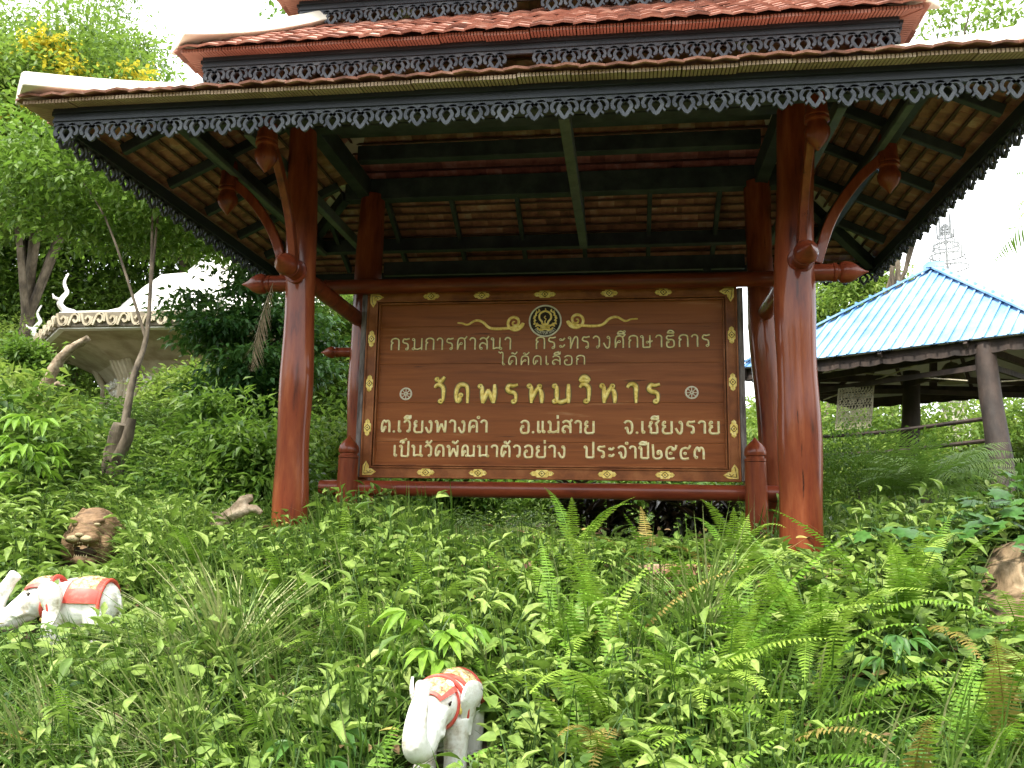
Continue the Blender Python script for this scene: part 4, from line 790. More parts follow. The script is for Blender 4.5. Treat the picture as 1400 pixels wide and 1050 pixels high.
V_ = np.empty(len(o.data.vertices) * 3); o.data.vertices.foreach_get('co', V_); V_ = V_.reshape(-1, 3); V_ += (.035 * np.abs(np.sin(V_[:, 0] * 17 + V_[:, 2] * 4 + 2 * np.sin(V_[:, 2] * 6))) + .02 * np.abs(np.sin(V_[:, 2] * 19 + V_[:, 0] * 7)))[:, None] * np.array([.3, -1, .2]); dsp = .03 * np.sin(V_[:, 0] * 31 + V_[:, 2] * 9) * np.sin(V_[:, 2] * 13 + 2) + .02 * np.sin(V_[:, 1] * 37 + V_[:, 0] * 11); V_ *= (1 + dsp)[:, None]; V_ += np.array([[.0, -1, .3]]) * np.array([.1 * (mno.ridged_multi_fractal(Vector((p[0] * 3.2, p[1] * 3.2, p[2] * 1.6)), .9, 2.1, 5, 1, 2) - .9) for p in V_])[:, None]; o.data.vertices.foreach_set('co', V_.ravel())

# ------------------------------------------------------------------ white shrine
SH = empty('white_shrine', (-7.25, 9.9, .35), 0, 'white stucco shrine with carved eaves and curled finials behind the trees', 'shrine')
def octa(ap, z, n=8): r = ap / math.cos(PI / n); return [(r * math.cos(2 * PI * i / n + PI / n), r * math.sin(2 * PI * i / n + PI / n), z) for i in range(n)]
def rings(b, prof, mi=0, top=True):
    vs = []; fs = []
    for ap, z in prof: vs += octa(ap, z)
    for j in range(len(prof) - 1):
        for i in range(8): fs.append((j * 8 + i, j * 8 + (i + 1) % 8, j * 8 + 8 + (i + 1) % 8, j * 8 + 8 + i))
    if top: fs.append(tuple((len(prof) - 1) * 8 + i for i in range(8)))
    b.add(vs, fs, mi)
b = MB(); rings(b, [(2.3, 0), (2.3, .5), (2.15, .55), (2.15, 2.1), (2.35, 2.3), (2.9, 2.55), (3.3, 2.62)], top=False)
for i in range(8):
    a = 2 * PI * i / 8 + PI / 8; x, y = 2.32 * math.cos(a), 2.32 * math.sin(a)
    for j in range(-2, 3): q = a + j * .045; b.tube([(2.32 * math.cos(q), 2.32 * math.sin(q), .3), (2.32 * math.cos(q), 2.32 * math.sin(q), 2.0), (2.5 * math.cos(q), 2.5 * math.sin(q), 2.35)], [.06, .055, .07], 8)
b.build('wall', M['shrinewall'], SH)
b = MB(); rings(b, [(3.3, 2.62), (3.38, 2.64), (3.4, 2.92), (3.3, 2.96), (2.75, 3.08), (2.3, 3.3), (2.0, 3.75), (1.75, 4.0), (1.7, 4.06), (1.2, 4.25), (.8, 4.7), (.5, 5.4), (.2, 6.2)]); b.build('roof', M['shrine'], SH)
b = MB(); rings(b, [(3.398, 2.66), (3.412, 2.67), (3.42, 2.9), (3.4, 2.91)], top=False); b.build('eave_band', M['shrinedark'], SH)
b = MB()
for i in range(8):
    p = Vector(octa(3.418, 0)[i]); q = Vector(octa(3.418, 0)[(i + 1) % 8]); u = (q - p).normalized(); o2 = Vector((u.y, -u.x, 0)); L = (q - p).length
    for j in range(13):
        c = (j + .5) * L / 13; fr = lambda a, d, z, c=c: p + u * (c + a) + o2 * (.045 - d) + Vector((0, 0, 2.78 + z)); s = 1 if j % 2 else -1
        b.ribbon(crs([(-.1, -.1 * s), (-.04, .07 * s), (.04, .08 * s), (.07, 0), (.02, -.05 * s), (-.02, 0)], 3), .035, fr, .05); b.ribbon(crs([(.03, .1 * s), (.09, .06 * s), (.1, -.04 * s)], 3), .03, fr, .05)
b.build('eave_relief', M['shrinewall'], SH); b = MB()
for i in range(8):
    p = Vector(octa(2.17, 0)[i]); q = Vector(octa(2.17, 0)[(i + 1) % 8]); u = (q - p).normalized(); o2 = Vector((u.y, -u.x, 0)); L = (q - p).length
    for j in range(6):
        for k in range(7):
            c = (j + .5) * L / 6 + random.uniform(-.04, .04); z0 = .7 + k * .22; s = random.choice((-1, 1)); fr = lambda a, d, z, c=c, z0=z0: p + u * (c + a) + o2 * (.04 - d) + Vector((0, 0, z0 + z))
            b.ribbon(crs([(-.11, -.07 * s), (-.05, .05 * s), (.03, .07 * s), (.07, 0), (.01, -.03 * s)], 3), .03, fr, .04)
b.build('wall_relief', M['shrine'], SH)
for i in range(8):
    a = 2 * PI * i / 8 + PI / 8; r = 3.66; d = Vector((math.cos(a), math.sin(a), 0)); b = MB()
    pts = crs([(-.1, 2.96), (.06, 2.98), (.15, 3.06), (.11, 3.18), (.05, 3.28), (.1, 3.38), (.11, 3.47), (.06, 3.6)], 4); b.tube([d * (r - .12 + x) + Vector((0, 0, z)) for x, z in pts], list(np.linspace(.06, .014, len(pts))), 8)
    b.tube([d * (r + .02) + Vector((0, 0, 3.12)), d * (r + .14) + Vector((0, 0, 3.14)), d * (r + .17) + Vector((0, 0, 3.2))], [.03, .025, .008], 8); b.build('finial', M['shrine'], SH, smooth=True)

# ------------------------------------------------------------------ blue roofed shelter
BP = empty('blue_roof_shelter', (0, 0, 0), 0, 'open shelter with blue sheet metal pyramid roof on dark log posts', 'shelter')
Lc, Rc = Vector((1.97, 4.53, 1.9)), Vector((4.72, 2.52, 1.9)); dv = (Rc - Lc).normalized(); nv = Vector((-dv.y, dv.x, 0)); SL = (Rc - Lc).length; Bc = Rc + nv * SL; Ac = Lc + nv * SL; CT = (Lc + Bc) / 2; AP = Vector((CT.x + .1, CT.y, 3.22))
BPL = Vector((CT.x, CT.y, -.2)); BP.location = BPL
class QB(MB):
    def build(s, name, mats, parent=None, **k):
        s.v = [(p[0] - BPL.x, p[1] - BPL.y, p[2] - BPL.z) for p in s.v]; return MB.build(s, name, mats, parent or BP, **k)
b = QB(); cs4 = [Lc, Rc, Bc, Ac]
for i in range(4):
    p, q = cs4[i], cs4[(i + 1) % 4]; u = (q - p).normalized(); mid = (p + q) / 2; n = 30; nrm = (q - p).cross(AP - p).normalized(); s = 0
    b.add([p, q, AP], [(0, 1, 2)]); b.add([p - nrm * .012, AP - nrm * .012, q - nrm * .012], [(0, 1, 2)], 1)
    for k in range(1, n):
        a = p.lerp(q, k / n); t = 1 - abs(2 * k / n - 1); e = a + (AP - mid) * t
        if t > .04: b.bar(a - (AP - mid) * .012 + nrm * .012, e + nrm * .012, .022, .02, 0, nrm)
b.build('roof_sheet', [M['blue'], M['greysheet']])
b = QB()
for i in range(4):
    b.bar(cs4[i] + Vector((0, 0, .035)), AP + Vector((0, 0, .035)), .14, .022, 0)
    for k in range(14): p = cs4[i].lerp(AP, (k + .5) / 14); b.bar(p + Vector((0, 0, .03)), p + Vector((0, 0, .058)), .1, .02, 0, dv)
b.box((AP.x, AP.y, AP.z + .03), (.2, .2, .07)); b.build('ridge_cap', M['blue'])
for i in range(4):
    b = QB(); p, q = cs4[i], cs4[(i + 1) % 4]; u = (q - p).normalized(); inn = Vector((-u.y, u.x, 0)); b.bar(p + inn * .08 - Vector((0, 0, .06)), q + inn * .08 - Vector((0, 0, .06)), .04, .1); b.build('eave_board', M['darklog'])
    m2 = QB(); n = 14; fr = lambda a, d, z: p + u * a + inn * (.05 + d) + Vector((0, 0, -.11 + z)); m2.ribbon([(SL * k / (n * 4), -.018 * abs(math.sin(PI * k / 4))) for k in range(n * 4 + 1)], .05, fr, .02); m2.build('scalloped_trim', M['darklog'])
lp = [Vector((Lc.x, Lc.y, 0)).lerp(Vector((CT.x, CT.y, 0)), .36), Vector((4.22, 2.98, 0)), Vector((Bc.x, Bc.y, 0)).lerp(Vector((CT.x, CT.y, 0)), .2), Vector((3.98, 4.6, 0))]
for i, c in enumerate(lp):
    o3 = (c - Vector((CT.x, CT.y, 0))).normalized(); b = QB(); b.tube(crs([tuple(c + o3 * .34 + Vector((0, 0, -.5))), tuple(c + o3 * .17 + Vector((0, 0, .5))), tuple(c + Vector((0, 0, 1.3))), tuple(c - o3 * .06 + Vector((0, 0, 1.86)))], 5), list(np.linspace(.12, .095, 16)), 12, wob=.04); b.build('post', M['darklog'], smooth=True, angle=80)
for z, w in ((1.78, .045), (1.62, .035)):
    for i in range(4): b = QB(); b.bar(lp[i] + Vector((0, 0, z)), lp[(i + 1) % 4] + Vector((0, 0, z)), w, w * 1.6); b.build('tie_beam', M['darklog'])
for i in (0, 1): b = QB(); b.bar(lp[i] + Vector((0, 0, 1.70)), lp[i + 2] + Vector((0, 0, 1.70)), .04, .06); b.build('tie_beam', M['darklog'])
for i in range(4):
    b = QB(); b.bar(cs4[i].lerp(AP, .1) - Vector((0, 0, .07)), AP - Vector((0, 0, .1)), .05, .07); b.build('hip_rafter', M['darklog'])
    for t in (.25, .5, .75): b = QB(); p = cs4[i].lerp(cs4[(i + 1) % 4], t); k = 1 - abs(2 * t - 1); b.bar(p - Vector((0, 0, .06)), p + (AP - (cs4[i] + cs4[(i + 1) % 4]) / 2) * k - Vector((0, 0, .06)), .035, .05); b.build('rafter', M['darklog'])
b = QB(); b.bar(Vector((CT.x, CT.y, 1.65)), AP - Vector((0, 0, .1)), .07, .07); b.build('king_post', M['darklog'])
for a, c in ((lp[0], lp[1]), (lp[1], lp[2])):
    for k in (0, 1): b = QB(); b.tube([a.lerp(c, .1 if k else .9) + Vector((0, 0, 1.86)), a.lerp(c, .9 if k else .1) + Vector((0, 0, 1.5))], .008, 6); b.build('guy_wire', M['rattan'])
for z in (1.08, .86): b = QB(); b.tube([lp[0] + Vector((0, 0, z - .02)), lp[0].lerp(lp[1], .5) + Vector((0, 0, z - .03)), lp[1] + Vector((0, 0, z + .02))], .022, 8); b.build('hand_rail', M['darklog'], smooth=True)
# openwork panel and bell hung in the shelter
p0 = lp[0].lerp(lp[1], .28); RP = empty('rattan_panel', (p0.x, p0.y, 1.12), math.atan2(dv.y, dv.x), 'pale openwork rattan panel hanging inside the blue roofed shelter', 'panel'); b = MB()
fr = lambda a, d, z: Vector((a + z * .12, -.03 + d, z))
for i in range(8): b.ribbon([(-.2, i * .068), (.2, i * .068)], .009, fr, .012)
for i in range(2): b.ribbon([(-.2 + .4 * i, 0), (-.2 + .4 * i, .476)], .014, fr, .014)
for j in range(7):
    for i in range(11):
        x = -.18 + i * .036; z = j * .068 + .034; s = random.choice((-1, 1)); b.ribbon(crs([(x - .012, z - .026), (x - .01 * s, z + .01), (x + .008, z + .026), (x + .014, z), (x, z - .012)], 3), .011, fr, .011)
b.build('lattice', M['rattan'], RP)
BL = empty('hanging_bell', (CT.x - .1, CT.y - .9, 1.62), 0, 'bronze bell hanging under the blue roof between the log posts', 'bell'); b = MB(); b.lathe([(.15, 0), (.14, .03), (.115, .1), (.1, .17), (.06, .22), (.02, .235)], (0, 0, 0), n=20); b.build('bell_body', M['bell'], BL, smooth=True); b = MB(); b.tube([(0, 0, .22), (0, 0, .5)], .01, 6); b.build('rope', M['rattan'], BL)

# ------------------------------------------------------------------ stupa with filigree umbrella far behind
SPX, SPY = 7.27, 12.0; ST = empty('stupa', (SPX, SPY, .0), 0, 'grey filigree spire of a stupa rising behind the blue roof', 'stupa'); b = MB(); b.lathe([(.3, -.5), (.3, .6), (.24, .8), (.26, 1.6), (.18, 2.4), (.14, 3.2), (.1, 4.4), (.06, 5.3)], (0, 0, 0), n=20); b.build('body', M['shrine'], ST, smooth=True)
b = MB(); b.tube([(0, 0, 5.2), (0, 0, 6.35)], [.03, .012], 8)
for z, r in ((5.36, .4), (5.62, .33), (5.85, .25), (6.05, .17), (6.22, .1)):
    n = 18
    for i in range(n):
        a = 2 * PI * i / n; a2 = a + 2 * PI / n; p = Vector((r * math.cos(a), r * math.sin(a), z)); q = Vector((r * math.cos(a2), r * math.sin(a2), z)); b.bar(p, q, .012, .022); b.bar(p, (0, 0, z + .12), .006, .008)
        m_ = (p + q) / 2; b.bar(m_, m_ * 1.06 + Vector((0, 0, .06)), .012, .012); b.bar(p, p - Vector((0, 0, .07)), .006, .006); b.bar(p - Vector((0, 0, .11)), p - Vector((0, 0, .07)), .022, .006)
b.build('umbrella', M['filigree'], ST)

# ------------------------------------------------------------------ trees
TG = 'trees behind the pavilion'
def gzf(x, y): return float(gz(x, y))
def T(name, label, cat, bx, by, c, rad, n, leaf, lm, **k): return tree(name, label, cat, (bx, by, gzf(bx, by) - .05), c[2], c, rad, n, leaf, lm, TG, **k)
T('slender_tree', 'small leaved tree on thin bare trunks in front of the white shrine', 'tree', -4.12, 1.45, (-4.75, 2.6, 3.75), (1.8, 1.1, .85), 17000, .105, 'tree', trunk_r=.042, limbs=3, clumps=60, tone=(.3, 1), spread=.22)
T('bushy_tree', 'leafy tree at the left edge below the yellow blossoms', 'tree', -14.6, 11.8, (-14.3, 11.6, 6.0), (2.5, 1.6, 2.7), 22000, .16, 'tree', clumps=70, tone=(.15, .8))
T('yellow_flowering_tree', 'tall tree with yellow blossom clusters at the upper left', 'flowering tree', -10.8, 8.6, (-10.9, 8.4, 7.4), (2.2, 1.7, 2.1), 30000, .16, 'light', blossoms=6000, trunk_r=.2, clumps=60, tone=(.1, .8))
T('feathery_tree', 'tall feathery tree at the top left corner against the white sky', 'tree', -15.5, 12.5, (-14.4, 12.5, 11.6), (2.9, 2, 2.2), 24000, .17, 'light', trunk_r=.25, clumps=70, spread=.16, asp=.25, tone=(0, .5))
T('pale_leaved_tree', 'pale green tree between the yellow blossoms and the left roof corner', 'tree', -8.5, 10.5, (-8.5, 10.5, 7.0), (2.3, 1.5, 1.7), 24000, .16, 'light', trunk_r=.18, clumps=60, tone=(.2, .9))
T('broadleaf_tree', 'green tree behind the shrine reaching under the left eave', 'tree', -5.9, 12.8, (-6.2, 12.5, 5.3), (2.6, 1.4, 2.2), 24000, .16, 'light', trunk_r=.2, clumps=70, tone=(.1, .8))
T('broadleaf_tree', 'dense green tree far left behind the shrine', 'tree', -12.8, 13.0, (-12.8, 12.6, 5.6), (3.4, 1.6, 3.2), 30000, .19, 'tree', trunk_r=.2, clumps=90, tone=(.1, .9))
T('broadleaf_tree', 'green tree seen between the two left red posts', 'tree', -3.2, 9.3, (-3.1, 9.0, 2.6), (1.9, 1.2, 1.8), 18000, .13, 'light', trunk_r=.12, clumps=70, tone=(0, .7))
T('dark_leaved_shrub', 'dense dark green shrub right of the white shrine', 'shrub', -4.1, 3.9, (-4.05, 4.0, 2.1), (1.0, .7, 1.0), 13000, .11, 'dark', trunk_r=.05, clumps=46, flat=.22, tone=(.0, 1), spread=.2, shell=.45, tm=T_MID)
T('broadleaf_tree', 'leafy tree filling the gap between the left posts behind the dead frond', 'tree', -3.6, 6.6, (-3.7, 6.3, 2.5), (.85, .5, 1.2), 9000, .11, 'light', trunk_r=.05, limbs=6, clumps=50, tone=(.0, .8), shell=.4)
T('leafy_tree', 'light leafy tree overlapping the right side of the shrine roof', 'tree', -3.9, 5.4, (-4.75, 5.2, 4.15), (1.0, .6, .55), 6000, .11, 'light', trunk_r=.06, limbs=5, clumps=36, tone=(.1, .9))
T('tall_tree', 'leafy twigs of a tall tree hanging into the sky above the left roof', 'tree', -2.3, 7.6, (-4.9, 7.4, 9.35), (1.2, .8, .5), 500, .16, 'tree', trunk_r=.12, clumps=20, tone=(.2, .8), limbs=6)
T('light_tree', 'light green tree behind the left slope of the blue roof', 'tree', 6.1, 14.6, (6.0, 14.3, 5.0), (1.25, 1.2, 1.35), 13000, .16, 'light', trunk_r=.15, clumps=80, tone=(.2, 1))
T('sparse_tree', 'thin sparse tree against the white sky at the top right', 'tree', 4.0, 11.5, (7.65, 11, 10.1), (.95, .8, 1.3), 1300, .15, 'light', trunk_r=.08, clumps=26, tone=(.1, .7), limbs=6)
T('sparse_tree', 'treetop with few yellowish leaves above the right end of the middle roof', 'tree', 5.4, 10.4, (5.75, 10.4, 8.9), (.6, .6, .9), 420, .15, 'light', trunk_r=.07, clumps=20, tone=(.5, 1))
T('pale_trunk_tree', 'tree with pale spotted trunk seen under the blue roof', 'tree', 6.3, 9.6, (6.5, 10.2, 3.0), (.8, .6, .6), 2500, .13, 'light', trunk_r=.17, bark='palebark', clumps=30)
bushes = [(-11.6, 8.2, 1.6, 1.3, 'light', 'tall light bush at the left edge beside the shrine'), (-9.8, 7.4, .8, .9, 'light', 'light bush left of the leaning grey log'), (-1.9, 5.0, .6, .9, 'tree', 'weedy green bush seen behind the left of the board'), (.3, 6.0, .6, 1.3, 'tree', 'green bush behind the middle of the board'), (2.5, 8.0, 1.15, 1.5, 'light', 'light green bush behind the right red posts'), (4.6, 8.8, 1.35, 1.5, 'light', 'yellow green bush under the far side of the blue roof'), (6.9, 8.6, 1.35, 1.5, 'light', 'yellow green bush right of the pale trunk'), (8.8, 7.2, 1.4, 1.4, 'tree', 'dense bush at the right edge behind the shelter'), (5.4, 4.6, .7, .8, 'light', 'low bush beside the near post of the blue shelter'), (-6.0, 6.3, .75, .9, 'light', 'bush at the foot of the white shrine'), (-8.2, 5.2, .8, .5, 'tree', 'low bush beneath the leaning grey log')]
for x, y, z, r, lm, lb in bushes:
    tree('bush', lb, 'bush', (x, y, gzf(x, y)), z, (x, y, gzf(x, y) + z * .9), (r, r * .7, z), 13000, .11, lm, 'bushes behind the pavilion', trunk_r=.03, limbs=5, clumps=60, tone=(.1, 1), shell=.4)
for x, y, z, r, lf, lm, lb in [(-5.6, 1.6, .65, .9, .13, 'light', 'bright leafy bush at the far left below the leaning log'), (-2.8, 1.3, .6, .65, .12, 'tree', 'leafy bush just left of the left front post'), (-3.5, 2.4, .7, .85, .12, 'tree', 'leafy bush below the dark shrub'), (-4.9, .6, .6, .8, .14, 'tree', 'broad leaved bush at the left edge above the lion head'), (-2.55, 2.9, .75, .7, .11, 'light', 'light bush seen between the two left posts'), (-6.9, 3.0, .55, .9, .13, 'tree', 'bush in front of the shrine beside the leaning log'), (-2.9, 5.2, 1.0, .9, .12, 'tree', 'green bush covering the right side of the shrine')]:
    tree('bush', lb, 'bush', (x, y, gzf(x, y)), z, (x, y, gzf(x, y) + z * .8), (r, r * .6, z), 5200, lf, lm, 'bushes behind the pavilion', trunk_r=.02, limbs=4, clumps=60, tone=(.1, 1), shell=.4, tm=T_MID, asp=.38)
tree('hedge_shrub', 'small leaved rounded shrub between the right red post and the shelter', 'shrub', (2.75, 2.3, gzf(2.75, 2.3)), .6, (2.75, 2.35, .12), (1.0, .55, .78), 18000, .045, 'tree', None, trunk_r=.03, limbs=6, clumps=130, tone=(.1, .9), shell=.5, spread=.14)
# far woodland as one mass, joined with an added unseen shading ring
fo = Fol()
for i in range(26):
    x = -34 + i * 2.9 + random.uniform(-1, 1); y = 24 + random.uniform(-3, 3); h = 9 if x < -4 else random.uniform(3.2, 4.6)
    crown(fo, (x, y, h * .5), (2.6, 1.5, h * .55), 4200, .42, clumps=40, tone=(.1, .9))
for i in range(34):  # unseen trees behind the camera, added to block low sky light and reflections
    an = R(-95 + i * 190 / 33) + PI; rr = random.uniform(17, 21); x = rr * 1.25 * math.sin(an); y = -1 + rr * math.cos(an)
    crown(fo, (x, y, gz(x, y) + 3.4), (2.6, 2.2, 3.6), 2200, .5, clumps=40, tone=(.1, .8))
tag(fo.build('distant_woodland_and_shade_ring', M['light']), 'distant woodland behind the garden, plus an added unseen tree ring that blocks sky light', 'woodland', kind='stuff')
# palms
def palm(name, label, loc, z, n, L, pl, pw, trunk, m='palm', cat='palm', up_=(.2, 1.3), nl=30, sag=.15, curl=1.2, group=None):
    root = empty(name, loc, 0, label, cat, group); fo = Fol()
    for i in range(n): frond_into(fo, (0, 0, z), 2 * PI * i / n * 2.4 + random.uniform(-.2, .2), random.uniform(*up_), L * random.uniform(.8, 1.1), curl * random.uniform(.7, 1.3), nl, pl, pw, T_LFT, random.uniform(.1, .8), sag=sag, pair_ang=58)
    fo.build('fronds', M[m], root); b = MB(); b.tube([(0, 0, -.3), (0, 0, z * .5), (0, 0, z + .03)], [trunk * 1.1, trunk, trunk * 1.1], 10, wob=.12); b.build('trunk', M['bark'], root, smooth=True); return root
palm('pygmy_date_palm', 'small feathery date palm in front of the blue roofed shelter', (3.0, 1.25, gzf(3.0, 1.25)), .62, 34, .75, .2, .009, .06, sag=.1, nl=44)
palm('coconut_palm', 'palm fronds entering the frame at the right edge in the sky', (7.15, 6.0, gzf(7.15, 6)), 4.75, 14, 1.75, .5, .03, .12, nl=34, up_=(-.3, 1.2))
palm('coconut_palm', 'palm crown peeking above the left roof corner', (-10.0, 12.5, gzf(-10, 12.5)), 6.9, 14, 2.4, .6, .035, .12, nl=34, up_=(.2, 1.3))
DF = empty('dead_palm_frond', (-1.98, -.1, 1.66), 0, 'dry brown palm frond hanging beside the left red post', 'palm frond'); fo = Fol(); frond_into(fo, (0, 0, .05), PI, -1.25, .68, .35, 26, .2, .011, T_LFT, .6, sag=.9, pair_ang=35); fo.build('leaflets', M['dry'], DF)

# ------------------------------------------------------------------ undergrowth
CX, CY = .6139, -5.809
KEEP = [(-2.43, -1.55, .5, -.60), (-.06, -2.6, .2, -.90), (-3.03, -.45, .26, -.40), (1.66, .1, .42, -.2), (-2.1, -.1, .26, -.12), (2.82, -.85, .3, -.5), (.9, 2.7, .85, -.2), (-.5, 2.6, .6, -.1), (-1.75, -.05, .15, -.02)]
def limit(x, y, h, z):
    """largest plant height that keeps the statues, posts and rock in sight"""
    h = h.copy(); d = np.hypot(x - CX, y - CY); a = np.arctan2(x - CX, y - CY)
    for kx, ky, r, kz in KEEP:
        kd = math.hypot(kx - CX, ky - CY); ka = math.atan2(kx - CX, ky - CY); lat = np.abs(a - ka) * kd
        m = (lat < r) & (d < kd + .12); top = kz * d / kd; h = np.where(m, np.minimum(h, top - z), h)
    return h
def sample(n, y0, y1, margin=1.7, bias=1.0, x0=None, x1=None):
    n = int(n * 1.35)
    y = y0 + (y1 - y0) * rng.random(n) ** bias; d = y - CY; xc = CX - .138 * d; hw = .66 * d + margin; x = xc + rng.uniform(-1, 1, n) * hw
    if x0 is not None: k = (x > x0) & (x < x1); x, y = x[k], y[k]
    k = ~((np.abs(x + 2.43) < .36) & (np.abs(y + 1.5) < .17) | (np.abs(x + .05) < .16) & (np.abs(y + 2.5) < .35) | (np.abs(x + 3.03) < .2) & (np.abs(y + .38) < .2) | ((x - 3.1) ** 2 / .25 + (y + .75) ** 2 / .06 < 1) & (x > 2.3))
    return x[k], y[k]
def nfield(x, y, s, ph): return np.sin(x * s + ph) * np.cos(y * s * 1.13 + ph * 2.1) + .6 * np.sin(x * s * 2.3 + y * s * 1.7 + ph * 3)
def platform_z(x, y): z = gz(x, y); return np.where((np.abs(x) < 2.4) & (y > -.55) & (y < 2.4), np.maximum(z, -.26), z)
def weeds(fo, x, y, h, L, asp, tm, nl, tone, mi=0, up_=(-.15, .55), spread=.5, smi=1, start=.25):
    z = platform_z(x, y); h = limit(x, y, h, z); L = L * np.clip((y - CY) / 3.9, .62, 1); k = h > .05; x, y, h, z, tone = x[k], y[k], h[k], z[k], tone[k]; N = len(x)
    if N == 0: return
    L = (np.broadcast_to(L, k.shape)[k]) if hasattr(L, '__len__') else np.full(N, L)
    lx = rng.normal(0, .22, N) * h; ly = rng.normal(0, .22, N) * h
    st = np.linspace(0, 1, 4); fo.strips(np.stack([x[:, None] + lx[:, None] * st ** 2, y[:, None] + ly[:, None] * st ** 2, z[:, None] + h[:, None] * st], 2), .0022, tone * .6, smi)
    f = start + (1 - start) * (np.arange(nl)[None] + rng.random((N, nl)) * .8) / nl; a = rng.uniform(0, 2 * PI, N)[:, None] + np.arange(nl)[None] * 2.4; e = rng.uniform(*up_, (N, nl)) + (f - .6) * .5
    d = np.stack([np.cos(a) * np.cos(e), np.sin(a) * np.cos(e), np.sin(e)], 2); p = np.stack([x[:, None] + lx[:, None] * f ** 2, y[:, None] + ly[:, None] * f ** 2, z[:, None] + h[:, None] * f], 2) + d * (L * spread)[:, None, None] * rng.uniform(.2, 1, (N, nl, 1))
    ll = L[:, None] * rng.uniform(.6, 1.15, (N, nl)) * (1.15 - .35 * f); fo.put(tm, p.reshape(-1, 3), d.reshape(-1, 3), ll.ravel(), (ll * asp).ravel(), (tone[:, None] + rng.normal(0, .1, (N, nl)) + .22 * (f - .5)).ravel(), mi, rng.uniform(-.5, .5, N * nl))
SM = [M['weed'], M['stem']]
# low dense cover, hiding the soil
fo = Fol(); x, y = sample(9000, -3.6, 3.2, bias=1.25); t = .34 + .15 * nfield(x, y, 1.7, .4) + rng.normal(0, .1, len(x)); weeds(fo, x, y, rng.uniform(.06, .2, len(x)), rng.uniform(.035, .085, len(x)), .5, T_OV, 8, t + rng.normal(0, .1, len(x)), up_=(-.5, .8))
tag(fo.build('ground_cover', SM), 'low leafy ground cover over the whole bank', 'ground cover', kind='stuff')
fo = Fol()
x, y = sample(4200, -3.5, 1.2, bias=1.2); nf = nfield(x, y, 1.3, 1.7); k = (nf + rng.normal(0, .25, len(x)) > .2) & (rng.random(len(x)) < np.clip((y + 4.4) / 2.2, .45, 1)); x, y, nf = x[k], y[k], nf[k]
weeds(fo, x, y, rng.uniform(.2, .5, len(x)), rng.uniform(.08, .165, len(x)), .36, T_LAN, 8, .5 + .13 * nf + rng.normal(0, .16, len(x)), up_=(-.6, .9))
x, y = sample(3200, -3.5, 1.0, bias=1.2); nf = nfield(x, y, 1.5, 4.1); k = (nf + rng.normal(0, .25, len(x)) > .15) & (rng.random(len(x)) < np.clip((y + 4.4) / 2.2, .4, 1)); x, y, nf = x[k], y[k], nf[k]
weeds(fo, x, y, rng.uniform(.16, .42, len(x)), rng.uniform(.07, .135, len(x)), .8, T_HEART, 6, .46 + .12 * nf + rng.normal(0, .18, len(x)), up_=(-.6, .5), spread=.7)
x, y = sample(2600, -3.5, -.2, bias=1.1); nf = nfield(x, y, 1.6, 7.3); k = nf > .25; x, y, nf = x[k], y[k], nf[k]
weeds(fo, x, y, rng.uniform(.12, .3, len(x)), .06, .62, T_OV, 9, .26 + rng.normal(0, .07, len(x)), up_=(-.1, .5), spread=.6)
x = rng.uniform(-2.5, .75, 260); y = rng.uniform(-1.05, -.68, 260); weeds(fo, x, y, rng.uniform(.26, .42, 260), rng.uniform(.08, .13, 260), .4, T_LAN, 9, .5 + rng.normal(0, .15, 260), up_=(-.5, .8))
tag(fo.build('weeds', SM), 'mixed broad leaved weeds growing thickly on the bank', 'weeds', kind='stuff')
# taller growth on the left bank and behind the platform
fo = Fol(); x, y = sample(5200, -.9, 5.0, x0=-7.5, x1=-1.95); nf = nfield(x, y, 1.1, 2.2)
hh = np.clip(.2 + .22 * (-x - 2.0), .2, .62) * rng.uniform(.6, 1.15, len(x)); weeds(fo, x, y, hh, rng.uniform(.09, .18, len(x)), .3, T_LAN, 10, .52 + .16 * nf + rng.normal(0, .1, len(x)))
x, y = sample(2600, 2.4, 4.6, x0=-2.2, x1=5.5); weeds(fo, x, y, rng.uniform(.15, .5, len(x)), rng.uniform(.06, .1, len(x)), .45, T_LAN, 9, .5 + .15 * nfield(x, y, 1.5, 2) + rng.normal(0, .1, len(x)))
x, y = sample(2600, -1.0, 2.4, x0=1.98, x1=4.5); weeds(fo, x, y, rng.uniform(.12, .32, len(x)), rng.uniform(.06, .1, len(x)), .5, T_LAN, 8, .45 + rng.normal(0, .13, len(x)))
tag(fo.build('tall_weeds', SM), 'tall leafy weeds on the left bank and round the platform', 'weeds', kind='stuff')
fo = Fol(); x, y = sample(1500, -3.5, 1.5, bias=1.2); n = len(x); fo.put(T_OV, np.stack([x, y, platform_z(x, y) + rng.uniform(.01, .22, n)], 1), rdir(n, -.5, .5), rng.uniform(.03, .085, n), rng.uniform(.014, .036, n), rng.uniform(0, 1, n), 0, rng.uniform(-1, 1, n))
tag(fo.build('fallen_leaves', M['litter']), 'brown and yellow dead leaves caught among the weeds', 'leaf litter', kind='stuff')
